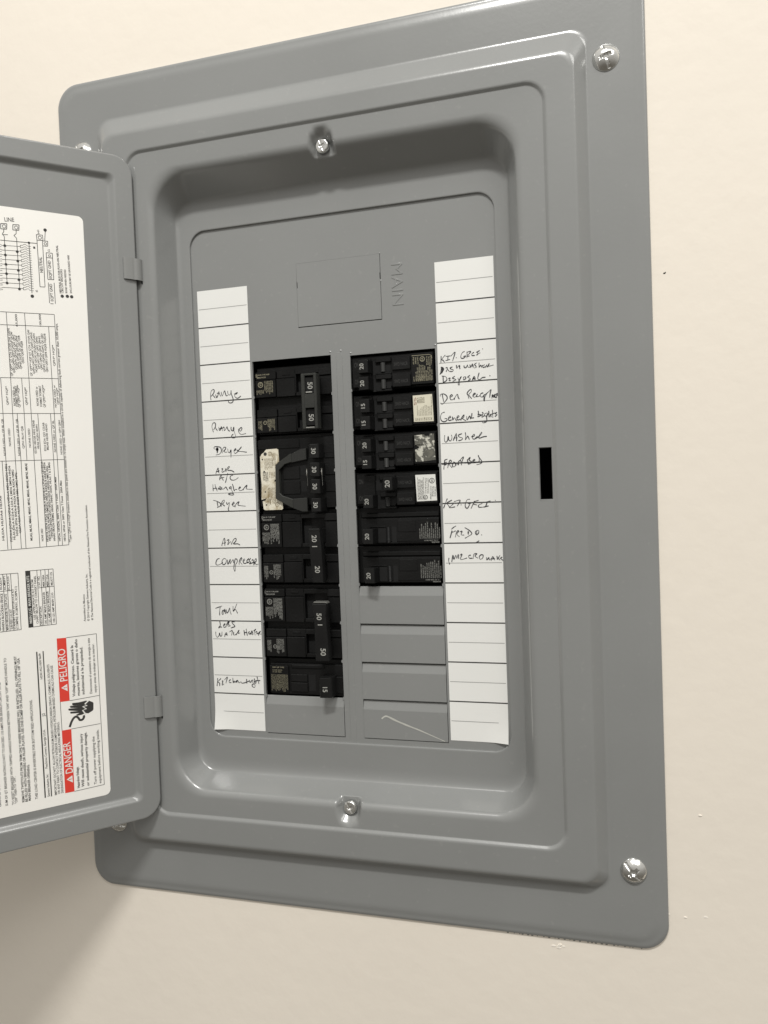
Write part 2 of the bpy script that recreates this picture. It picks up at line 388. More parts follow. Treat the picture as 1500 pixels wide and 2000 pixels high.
INK_L="""-3.73,9.047 -3.74,9.108 -3.728,9.237 -3.699,9.299 -3.646,9.323 -3.621,9.303 -3.629,9.248 -3.673,9.187 -3.722,9.144;-3.673,9.187 -3.64,9.138 -3.6,9.094;-3.586,9.176 -3.572,9.143 -3.554,9.095 -3.515,9.157 -3.479,9.261 -3.476,9.21 -3.433,9.129;-3.538,9.214 -3.465,9.214;-3.413,9.234 -3.387,9.126 -3.33,9.237 -3.303,9.263 -3.291,9.198 -3.264,9.127 -3.227,9.138;-3.217,9.248 -3.21,9.174 -3.171,9.139 -3.128,9.186 -3.114,9.264 -3.113,9.176 -3.082,9.082 -3.064,9.017 -3.078,8.953 -3.13,8.925 -3.191,8.938 -3.21,8.971 -3.188,8.997;-3.017,9.161 -2.966,9.157 -2.929,9.191 -2.975,9.181 -3.013,9.142 -3.005,9.086 -2.961,9.047 -2.91,9.043 -2.837,9.089;-3.702,8.173 -3.725,8.244 -3.736,8.338 -3.701,8.41 -3.649,8.421 -3.625,8.378 -3.639,8.304 -3.689,8.233;-3.639,8.304 -3.611,8.247 -3.576,8.203;-3.531,8.294 -3.524,8.224 -3.493,8.213 -3.453,8.303 -3.44,8.256 -3.422,8.195;-3.512,8.251 -3.419,8.26;-3.408,8.273 -3.371,8.285 -3.371,8.188 -3.317,8.24 -3.283,8.294 -3.257,8.209 -3.207,8.169;-3.161,8.277 -3.164,8.213 -3.125,8.174 -3.083,8.19 -3.08,8.273 -3.108,8.21 -3.084,8.172 -3.057,8.097 -3.036,8.013 -3.083,7.978 -3.154,7.996 -3.152,8.046 -3.109,8.081;-2.95,8.21 -2.892,8.152 -2.843,8.205 -2.852,8.246 -2.898,8.226 -2.942,8.164 -2.924,8.108 -2.865,8.063 -2.733,8.079;-3.649,7.548 -3.561,7.558 -3.505,7.605 -3.48,7.671 -3.509,7.741 -3.573,7.764 -3.671,7.773 -3.71,7.741 -3.69,7.711;-3.606,7.756 -3.614,7.595;-3.629,7.732 -3.581,7.72 -3.641,7.704 -3.579,7.691 -3.637,7.674 -3.583,7.662 -3.628,7.649 -3.59,7.633 -3.619,7.61;-3.652,7.709 -3.611,7.658 -3.576,7.705 -3.63,7.718 -3.588,7.686 -3.632,7.669;-3.462,7.593 -3.452,7.68 -3.401,7.741 -3.347,7.733 -3.371,7.676 -3.416,7.639 -3.364,7.608 -3.32,7.61;-3.29,7.691 -3.282,7.613 -3.235,7.592 -3.194,7.667 -3.2,7.532 -3.203,7.464;-3.104,7.634 -3.049,7.66 -3.058,7.69 -3.103,7.644 -3.096,7.576 -3.054,7.564 -2.987,7.619 -3.017,7.649;-2.987,7.619 -2.875,7.729 -2.976,7.618 -2.891,7.605 -2.733,7.578;-3.679,7.036 -3.66,7.104 -3.606,7.19 -3.605,7.112 -3.581,7.047;-3.671,7.085 -3.572,7.11;-3.499,7.156 -3.461,7.164 -3.498,7.078 -3.454,7.076 -3.415,7.104;-3.385,7.161 -3.373,7.083 -3.354,7.14 -3.285,7.215 -3.259,7.204 -3.322,7.119 -3.215,7.105 -3.131,7.058;-3.573,6.861 -3.559,6.934 -3.512,7 -3.505,6.922 -3.465,6.847;-3.571,6.905 -3.44,6.929;-3.327,7.032 -3.366,6.888 -3.404,6.782;-3.168,6.972 -3.233,6.96 -3.257,6.903 -3.227,6.853 -3.152,6.841 -3.087,6.858 -3.015,6.903;-3.787,6.737 -3.786,6.649 -3.784,6.57;-3.721,6.74 -3.703,6.656 -3.664,6.566;-3.781,6.629 -3.671,6.645;-3.64,6.605 -3.571,6.69 -3.543,6.601 -3.628,6.633 -3.551,6.641;-3.518,6.659 -3.51,6.61 -3.455,6.618 -3.398,6.665 -3.368,6.615 -3.338,6.575;-3.236,6.669 -3.28,6.651 -3.292,6.622 -3.25,6.611 -3.226,6.649 -3.234,6.6 -3.2,6.521 -3.165,6.462 -3.193,6.438 -3.268,6.446 -3.327,6.467 -3.288,6.485 -3.223,6.493 -3.192,6.472;-3.195,6.735 -3.172,6.657 -3.15,6.549 -3.122,6.587 -3.068,6.585;-3.013,6.602 -2.959,6.63 -2.979,6.65 -3.013,6.602 -2.984,6.553 -2.919,6.56 -2.864,6.597;-2.876,6.569 -2.852,6.616 -2.763,6.691 -2.789,6.604 -2.747,6.584 -2.609,6.574;-3.786,6.31 -3.71,6.293 -3.604,6.241 -3.573,6.191 -3.608,6.143 -3.681,6.111;-3.679,6.263 -3.658,6.125;-3.565,6.142 -3.55,6.22 -3.503,6.297 -3.459,6.305 -3.473,6.247 -3.518,6.2 -3.456,6.149;-3.397,6.245 -3.378,6.186 -3.311,6.242 -3.326,6.145 -3.352,6.058 -3.322,5.999;-3.238,6.182 -3.172,6.209 -3.181,6.248 -3.226,6.201 -3.207,6.142 -3.143,6.14;-3.144,6.111 -3.108,6.197 -3.019,6.253 -3.056,6.167 -2.981,6.145 -2.838,6.126;-3.595,5.066 -3.568,5.158 -3.517,5.27 -3.496,5.219 -3.504,5.07;-3.581,5.128 -3.477,5.147;-3.429,5.207 -3.371,5.227 -3.418,5.084 -3.328,5.175 -3.298,5.093 -3.272,5.164 -3.212,5.245 -3.155,5.254 -3.169,5.183 -3.241,5.112 -3.116,5.11 -3.05,5.079;-3.686,4.717 -3.75,4.697 -3.795,4.615 -3.792,4.553 -3.735,4.537 -3.642,4.572 -3.594,4.613;-3.544,4.716 -3.603,4.665 -3.607,4.582 -3.563,4.546 -3.504,4.581 -3.478,4.653 -3.498,4.705 -3.544,4.716;-3.443,4.673 -3.437,4.555 -3.388,4.632 -3.357,4.693 -3.368,4.57 -3.32,4.631 -3.272,4.682 -3.265,4.6;-3.216,4.682 -3.245,4.548 -3.261,4.436 -3.231,4.359 -3.216,4.446 -3.2,4.548 -3.151,4.619 -3.159,4.691 -3.209,4.702;-3.098,4.547 -3.082,4.65 -3.022,4.731 -3.012,4.69 -3.061,4.619 -3.008,4.552;-2.97,4.638 -2.924,4.658 -2.933,4.699 -2.974,4.659 -2.961,4.587 -2.905,4.576 -2.848,4.607;-2.857,4.658 -2.798,4.708 -2.869,4.637 -2.815,4.596 -2.86,4.586 -2.791,4.616;-2.801,4.657 -2.742,4.718 -2.79,4.637 -2.736,4.606 -2.794,4.565 -2.715,4.575;-2.711,4.656 -2.677,4.676 -2.67,4.595 -2.715,4.585 -2.657,4.615 -2.661,4.534;-2.638,4.554 -2.634,4.645 -2.586,4.706 -2.584,4.635 -2.625,4.595 -2.583,4.543 -2.532,4.553;-3.87,3.344 -3.782,3.375 -3.678,3.407;-3.724,3.391 -3.746,3.288 -3.753,3.158;-3.603,3.299 -3.661,3.278 -3.676,3.195 -3.642,3.185 -3.59,3.33 -3.582,3.258 -3.573,3.201;-3.628,3.258 -3.546,3.279;-3.545,3.31 -3.532,3.217 -3.478,3.269 -3.44,3.357 -3.428,3.259 -3.403,3.187;-3.336,3.399 -3.336,3.271 -3.294,3.322 -3.219,3.467;-3.318,3.291 -3.26,3.312 -3.208,3.215;-3.761,2.987 -3.749,2.873 -3.797,2.831 -3.799,2.799 -3.751,2.831 -3.706,2.827;-3.652,2.874 -3.605,2.896 -3.609,2.927 -3.651,2.885 -3.637,2.823 -3.567,2.844;-3.566,2.875 -3.504,2.98 -3.476,2.97 -3.507,2.918 -3.441,2.867 -3.498,2.856 -3.52,2.886 -3.47,2.98;-3.39,2.981 -3.38,2.94 -3.305,2.858 -3.363,2.827 -3.432,2.805 -3.363,2.837;-3.39,2.976 -3.31,2.982;-3.896,2.689 -3.895,2.6 -3.857,2.544 -3.797,2.602 -3.782,2.665 -3.763,2.582 -3.717,2.593 -3.706,2.692;-3.627,2.564 -3.612,2.636 -3.57,2.673 -3.551,2.596;-3.624,2.616 -3.549,2.627;-3.472,2.701 -3.39,2.738 -3.419,2.609;-3.347,2.693 -3.361,2.63 -3.316,2.616 -3.258,2.653;-3.271,2.622 -3.233,2.694 -3.185,2.752 -3.223,2.664 -3.166,2.675;-3.038,2.749 -3.022,2.616;-2.969,2.786 -2.956,2.699 -2.944,2.607;-3.03,2.687 -2.951,2.699;-2.906,2.679 -2.871,2.721 -2.9,2.7 -2.885,2.649 -2.828,2.681;-2.852,2.639 -2.815,2.711 -2.792,2.732 -2.774,2.635 -2.84,2.67 -2.772,2.681;-2.746,2.743 -2.677,2.785 -2.725,2.733 -2.707,2.626;-2.692,2.703 -2.647,2.724 -2.661,2.653 -2.615,2.684 -2.607,2.618;-2.604,2.684 -2.546,2.736 -2.583,2.664 -2.522,2.655;-3.901,1.403 -3.912,1.309 -3.929,1.193;-3.803,1.401 -3.906,1.298 -3.85,1.279 -3.848,1.201;-3.766,1.334 -3.743,1.335 -3.772,1.22 -3.719,1.253;-3.684,1.374 -3.6,1.449 -3.654,1.281;-3.506,1.38 -3.548,1.352 -3.55,1.3 -3.493,1.302;-3.436,1.423 -3.43,1.299 -3.399,1.347 -3.379,1.306 -3.342,1.349 -3.319,1.365 -3.344,1.318;-3.322,1.308 -3.296,1.371 -3.254,1.3 -3.196,1.333 -3.175,1.297 -3.095,1.305 -3.026,1.328;-3.022,1.411 -3.017,1.287 -3.003,1.339 -2.934,1.362;-2.939,1.383 -2.925,1.322 -2.878,1.364 -2.843,1.396 -2.858,1.313;-2.785,1.429 -2.802,1.315 -2.772,1.234 -2.796,1.192 -2.851,1.211 -2.86,1.262 -2.791,1.295;-2.789,1.336 -2.731,1.39 -2.758,1.296;-2.704,1.483 -2.686,1.402 -2.657,1.3;-2.754,1.379 -2.619,1.383"""
INK_R="""2.709,9.706 2.697,9.541;2.811,9.725 2.723,9.633 2.756,9.603 2.788,9.556;2.833,9.696 2.94,9.698;2.883,9.691 2.874,9.593;2.823,9.592 2.926,9.611;2.962,9.696 3.066,9.781 2.997,9.573;3.09,9.642 3.093,9.639;3.301,9.778 3.244,9.75 3.208,9.676 3.217,9.621 3.273,9.616 3.331,9.666 3.275,9.66;3.367,9.761 3.357,9.62;3.361,9.751 3.456,9.77 3.421,9.713 3.376,9.684;3.375,9.652 3.419,9.659;3.533,9.737 3.488,9.708 3.486,9.665 3.552,9.659;3.599,9.731 3.677,9.768;3.638,9.75 3.619,9.665;3.597,9.666 3.687,9.713;3.756,9.805 3.758,9.803;2.716,9.441 2.69,9.332 2.664,9.263;2.693,9.431 2.76,9.404 2.746,9.339 2.664,9.263;2.715,9.419 2.723,9.33 2.7,9.31;2.731,9.373 2.738,9.417;2.705,9.436 2.749,9.416 2.709,9.397 2.759,9.371 2.713,9.364 2.746,9.339 2.7,9.321 2.723,9.308 2.682,9.283;2.817,9.411 2.862,9.407 2.825,9.322;2.861,9.375 2.904,9.316;2.981,9.42 2.929,9.402 2.951,9.368 3.006,9.352 2.982,9.31 2.926,9.315;3.089,9.456 3.097,9.378 3.144,9.441 3.175,9.361;3.167,9.45 3.171,9.406;3.278,9.43 3.287,9.386 3.332,9.382 3.367,9.445 3.377,9.39 3.432,9.385 3.428,9.44;3.443,9.374 3.49,9.457 3.509,9.369;3.455,9.405 3.511,9.412;3.59,9.471 3.545,9.442 3.566,9.408 3.587,9.374 3.542,9.355;3.656,9.466 3.652,9.358 3.687,9.409 3.719,9.358;3.709,9.386 3.742,9.405;3.787,9.412 3.742,9.383 3.762,9.349 3.807,9.367;3.817,9.345 3.841,9.408 3.861,9.352 3.908,9.435 3.884,9.372 4.005,9.39;2.714,9.215 2.798,9.198 2.836,9.145 2.817,9.092 2.736,9.053;2.741,9.196 2.742,9.053;2.875,9.142 2.92,9.15 2.884,9.087 2.93,9.094;3.034,9.186 2.977,9.146 3.032,9.12 3.065,9.096 2.985,9.069;3.117,9.136 3.143,9.079 3.202,9.173 3.142,9.068 3.117,8.982 3.15,8.969 3.147,9.057;3.256,9.136 3.255,9.082 3.311,9.111 3.302,9.155 3.257,9.147;3.414,9.179 3.357,9.14 3.412,9.114 3.422,9.081 3.376,9.062;3.477,9.066 3.524,9.15 3.554,9.071 3.489,9.098 3.544,9.104;3.648,9.222 3.61,9.089 3.665,9.063 3.721,9.102 3.798,9.108;3.909,9.137 3.92,9.133;2.651,8.725 2.669,8.768 2.749,8.768 2.815,8.714 2.824,8.647 2.764,8.574 2.694,8.517 2.661,8.547;2.703,8.765 2.731,8.587;2.898,8.675 2.961,8.704 2.94,8.738 2.899,8.697 2.913,8.619 2.969,8.615 3.004,8.646;3.003,8.613 3.027,8.667 3.086,8.74 3.106,8.661 3.132,8.621;3.372,8.622 3.353,8.7 3.332,8.745 3.379,8.807 3.435,8.836 3.433,8.771 3.375,8.709 3.439,8.612;3.486,8.68 3.542,8.72 3.51,8.733 3.474,8.67 3.517,8.639 3.574,8.663;3.586,8.706 3.562,8.653 3.617,8.649 3.651,8.669;3.73,8.729 3.675,8.711 3.662,8.646 3.716,8.632 3.762,8.683;3.762,8.683 3.748,8.597 3.751,8.526 3.771,8.617 3.806,8.68 3.841,8.732;3.773,8.682 3.863,8.741 3.93,8.796 3.906,8.706 3.891,8.609;3.945,8.584 3.959,8.67 3.99,8.603 4.014,8.677 3.957,8.616;4.001,8.602 4.047,8.685 4.055,8.587 4.002,8.634;4.046,8.664 4.086,8.694 4.089,8.639;2.732,8.311 2.675,8.292 2.638,8.206 2.657,8.116 2.724,8.079 2.799,8.108 2.795,8.152 2.749,8.155;2.733,8.322 2.742,8.314;2.84,8.16 2.897,8.179 2.887,8.213 2.841,8.171 2.85,8.105 2.918,8.112;2.943,8.187 2.951,8.11 2.987,8.163 3.02,8.128 3.04,8.083;3.066,8.158 3.112,8.188 3.09,8.212 3.055,8.17 3.075,8.103 3.143,8.121;3.153,8.087 3.178,8.151 3.236,8.219 3.222,8.149 3.177,8.14 3.276,8.074;3.301,8.177 3.31,8.089 3.38,8.183 3.399,8.105 3.411,8.138;3.437,8.245 3.423,8.159 3.389,8.128 3.478,8.134;3.594,8.291 3.603,8.214 3.578,8.15 3.668,8.188;3.581,8.215 3.69,8.186;3.692,8.252 3.714,8.229 3.677,8.133 3.745,8.172;3.813,8.233 3.757,8.215 3.745,8.172 3.799,8.158 3.835,8.221 3.799,8.136 3.801,8.038 3.75,7.998 3.695,8.001 3.696,8.033 3.751,8.019;3.858,8.274 3.859,8.122 3.9,8.196 3.908,8.13;3.947,8.291 3.952,8.116;3.888,8.185 4.01,8.221;4.054,8.23 4.009,8.2 4.058,8.175 4.007,8.135;2.729,7.735 2.719,7.625 2.751,7.568 2.798,7.61 2.819,7.709 2.832,7.619 2.877,7.595 2.913,7.67 2.904,7.737;2.945,7.603 3.006,7.732 3.029,7.764 3.029,7.587;2.958,7.657 3.048,7.663;3.164,7.756 3.084,7.728 3.094,7.683 3.182,7.645 3.147,7.603 3.079,7.59;3.254,7.779 3.262,7.696 3.248,7.598 3.295,7.672 3.318,7.682 3.349,7.604;3.406,7.667 3.474,7.685 3.475,7.729 3.429,7.687 3.438,7.621 3.482,7.608 3.528,7.649;3.516,7.617 3.551,7.67 3.561,7.636 3.654,7.763 3.664,7.74 3.595,7.657 3.605,7.623 3.694,7.651 3.783,7.658;2.774,7.142 2.712,7.121 2.698,7.073 2.679,6.895;2.685,7.05 2.759,7.071;2.71,7.085 2.695,7.002 2.745,7.012;2.778,6.927 2.806,7.033 2.846,7.115 2.881,7.077 2.818,7.02 2.888,6.928;2.916,7.04 2.901,6.957 2.962,6.955 2.977,7.037 2.929,7.063;2.987,6.977 3.014,7.048 3.048,6.987 3.063,7.057;3.051,7.07 3.112,7.091 3.133,6.983;3.075,7.081 3.188,7.183 3.121,7.007;3.282,7.107 3.302,7;3.281,7.095 3.356,7.163 3.329,7.093 3.388,7.055 3.362,7.009 3.302,6.994;3.412,7.066 3.473,7.087 3.45,7.111 3.412,7.066 3.447,7.029 3.495,7.039;3.561,7.201 3.581,7.106 3.567,7.024;3.56,7.177 3.639,7.056 3.613,6.998 3.517,6.973;2.635,7.022 2.891,7.027 3.134,7.028 3.375,7.026 3.65,7.032;2.738,6.154 2.685,6.036 2.638,5.923;2.853,6.114 2.722,6.046 2.757,5.997 2.792,5.931;2.832,6.037 2.893,6.029 2.792,5.931 2.926,5.945;2.913,6.077 3.066,6.108 2.988,5.967;3.084,5.994 3.088,5.988;3.308,6.124 3.247,6.114 3.196,6.021 3.193,5.937 3.24,5.9 3.291,5.97 3.317,6.029;3.268,6.018 3.329,6.023;3.427,6.073 3.336,5.898;3.414,6.062 3.523,6.088;3.388,6.003 3.483,5.977;3.616,6.008 3.531,5.975 3.529,5.922 3.625,5.919;3.712,6.041 3.82,6.067;3.748,6.046 3.696,5.923;3.649,5.919 3.769,5.945;3.945,6.079 3.948,6.076;2.822,5.39 2.872,5.431 2.934,5.466;2.832,5.348 2.777,5.169;2.819,5.312 2.88,5.323 2.918,5.346;2.912,5.191 2.94,5.298 2.978,5.345 3.002,5.333 2.951,5.262 3.01,5.201;3.038,5.32 3.087,5.331 3.06,5.248 3.132,5.235;3.244,5.328 3.242,5.245 3.232,5.304 3.255,5.292;3.163,5.419 3.269,5.351 3.333,5.267 3.252,5.209 3.16,5.157;3.474,5.347 3.425,5.313 3.435,5.253 3.495,5.264 3.509,5.335 3.461,5.336 3.458,5.229;3.575,5.233 3.58,5.227;3.507,5.085 3.415,5.033;2.729,4.665 2.72,4.592 2.741,4.508;2.799,4.568 2.835,4.736 2.856,4.627 2.908,4.735 2.93,4.651 2.97,4.758 2.978,4.65;3.018,4.734 3.067,4.757 3.026,4.626 3.185,4.66;3.284,4.731 3.236,4.719 3.246,4.659 3.318,4.653;3.342,4.647 3.369,4.754 3.442,4.765 3.392,4.706 3.462,4.657;3.549,4.74 3.5,4.693 3.521,4.627 3.582,4.656 3.597,4.727 3.549,4.74;3.678,4.667 3.688,4.607 3.738,4.666 3.748,4.607 3.797,4.642;3.795,4.595 3.834,4.689 3.878,4.606;3.808,4.63 3.88,4.641;3.941,4.7 3.95,4.617;4.012,4.711 3.975,4.652 4.009,4.604;4.022,4.64 4.07,4.675 4.034,4.64 4.091,4.592"""

strip(-4.015, -2.519, 0.0, INK_L, 0, -1, 'white paper circuit list left of the breakers, Range to Kitchen Light')
strip(2.617, 4.089, .036, INK_R, 0, 1, 'white paper circuit list right of the breakers, Kit GFCI to Microwave')

# ---------------------------------------------------------------- screws
def screw(name, x, y, z, r, hgt, rot, slot=.10, cross=True, flat=False):
    m_ = MB(); R_, SG = 14, 40; rings_ = []
    ca, sa = math.cos(rot), math.sin(rot)
    N = 46
    # domed head as a dense grid with the driver slots pressed in
    def hh(px, pz):
        q = math.hypot(px, pz)/r
        if q > 1: q = 1
        base = hgt*((1-q**2.6) if not flat else (1 if q < .8 else 1-((q-.8)/.2)**2*.6))
        u, v_ = px*ca+pz*sa, -px*sa+pz*ca
        dp = 0
        if abs(u) < r*slot and abs(v_) < r*.88: dp = .5
        if cross and abs(v_) < r*slot*1.25 and abs(u) < r*.42: dp = max(dp, .75)
        if cross and q < .2: dp = 1
        return base-dp*hgt*.75*(1-.4*q)
    for i in range(22):
        q = (i/21)
        rings_.append([m_.bm.verts.new(V(x+r*q*math.cos(t), y+hh(r*q*math.cos(t), r*q*math.sin(t)), z+r*q*math.sin(t))) for t in [2*math.pi*k/96 for k in range(96)]] if i else None)
    c0 = m_.bm.verts.new(V(x, y+hh(0, 0), z))
    n = 96
    for k in range(n): m_.bm.faces.new((c0, rings_[1][k], rings_[1][(k+1) % n]))
    for a, b in zip(rings_[1:], rings_[2:]):
        for k in range(n): m_.bm.faces.new((a[k], b[k], b[(k+1) % n], a[(k+1) % n]))
    low = [m_.bm.verts.new(V(x+r*.99*math.cos(t), y-.06, z+r*.99*math.sin(t))) for t in [2*math.pi*k/96 for k in range(96)]]
    for k in range(n): m_.bm.faces.new((rings_[-1][k], low[k], low[(k+1) % n], rings_[-1][(k+1) % n]))
    for f in m_.bm.faces: f.smooth = True
    bmesh.ops.recalc_face_normals(m_.bm, faces=m_.bm.faces)
    return m_.out(name, ZINC, panel, PO)
for x, z, rt in ((6.87, 15.95, .30), (6.98, -2.58, .75), (-6.97, 15.93, .5), (-6.86, -2.58, 1.2)): screw('mounting_screw', x, .665, z, .30, .14, rt)
screw('cover_screw', .03, .70, 15.03, .172, .05, .35, .14, True, True)
screw('cover_screw', .09, .70, -1.62, .172, .05, .5, .14, True, True)

# ---------------------------------------------------------------- door
TH = math.radians(48.74); HX, HY = -5.254, .95
def D(s_, n_, z): return (HX-math.cos(TH)*s_+math.sin(TH)*n_, HY+math.sin(TH)*s_+math.cos(TH)*n_, z)
def DV(s_, n_, z): return V(*D(s_, n_, z))
DN = (DV(0, 1, 0)-DV(0, 0, 0)).normalized(); DS = (DV(1, 0, 0)-DV(0, 0, 0)).normalized(); DZ = Vector((0, 0, 1))
def dring(ins, n_, r, dz=0, si=None):
    s0, s1, b, t = ins, 11.0-ins, -2.15+ins, 15.455-ins
    if si is not None: s0, s1, b, t = si
    P = []
    for cs, cz, a0 in ((s1-r, t-r, 0), (s0+r, t-r, 90), (s0+r, b+r, 180), (s1-r, b+r, 270)):
        for k in range(11):
            a = math.radians(a0+9*k); P.append(D(cs+r*math.cos(a), n_, cz+r*math.sin(a)))
    return P
inner = (.50, 10.5, -1.62, 14.92)
def ii(k): return (inner[0]+k, inner[1]-k, inner[2]+k, inner[3]-k)
seq = [dring(0.02, -.16, .5), dring(0, -.10, .52), dring(0.0, -.04, .52), dring(.008, -.010, .5), dring(.025, 0, .49), dring(.05, 0, .47)]
seq += [dring(0, 0, .15, si=ii(-.05)), dring(0, 0, .15, si=ii(-.03)), dring(0, -.012, .15, si=ii(0)), dring(0, -.045, .16, si=ii(.04)), dring(0, -.085, .16, si=ii(.08)), dring(0, -.1, .18, si=ii(.12)), dring(0, -.1, .18, si=ii(.15))]
dm = MB(); prev = None
for P in seq:
    cur = [dm.bm.verts.new(V(*p)) for p in P]
    if prev:
        n = len(cur)
        for i in range(n):
            f = dm.bm.faces.new((prev[i], prev[(i+1) % n], cur[(i+1) % n], cur[i])); f.smooth = True
    else: first = cur
    prev = cur
dm.bm.faces.new(prev)
# back of the sheet
b1 = [dm.bm.verts.new(V(*p)) for p in dring(.06, -.16, .46)]; b2 = [dm.bm.verts.new(V(*p)) for p in dring(.06, -.06, .46)]; 
b3 = [dm.bm.verts.new(V(*p)) for p in dring(0, -.06, .15, si=ii(-.03))]; b4 = [dm.bm.verts.new(V(*p)) for p in dring(0, -.16, .18, si=ii(.1))]
for a, b in ((first, b1), (b1, b2), (b2, b3), (b3, b4)):
    for i in range(len(a)): dm.bm.faces.new((a[i], a[(i+1) % len(a)], b[(i+1) % len(a)], b[i]))
dm.bm.faces.new(b4)
bmesh.ops.recalc_face_normals(dm.bm, faces=dm.bm.faces)
door = dm.out('door', GRAY, panel, PO)
door.modifiers.new('even_shading', 'WEIGHTED_NORMAL').keep_sharp = False
door['label'] = 'grey steel door swung open with a white instruction label inside'
# hinge straps
for zt, zb in ((12.80, 12.24), (1.13, .57)):
    hm = MB(); path = [D(.315, .003, 0), D(.30, .02, 0), D(.22, .028, 0), D(.13, .031, 0), D(.07, .028, 0)]
    x0, y0_ = path[-1][0], path[-1][1]
    path += [(x0+.045, y0_-.015, 0), (x0+.08, y0_-.05, 0), (x0+.105, y0_-.10, 0), (x0+.11, y0_-.16, 0), (x0+.10, y0_-.24, 0)]
    path = [(p[0], p[1], 0) for p in smooth_path([(q[0], q[1]) for q in path])]
    a = [(hm.bm.verts.new(V(p[0], p[1], zt-.001*i)), hm.bm.verts.new(V(p[0], p[1], zb-.001*i))) for i, p in enumerate(path)]
    for p, q in zip(a, a[1:]):
        f = hm.bm.faces.new((p[0], q[0], q[1], p[1]))
    o = hm.out('hinge_strap', STRAP, panel, PO); mod = o.modifiers.new('thick', 'SOLIDIFY'); mod.thickness = .035*I; mod.offset = -1
    st_ = MB(); st_.face([D(.312, .003, zt-.01), D(.336, .003, zt-.01), D(.336, .003, zb-.01), D(.312, .003, zb-.01)]); st_.out('strap_slit', HOLE, panel, PO)
    sl = MB(); sl.box(-5.175, -5.14, .852, .866, zb-.10, zt-.03); sl.out('hinge_slot', HOLE, panel, PO)
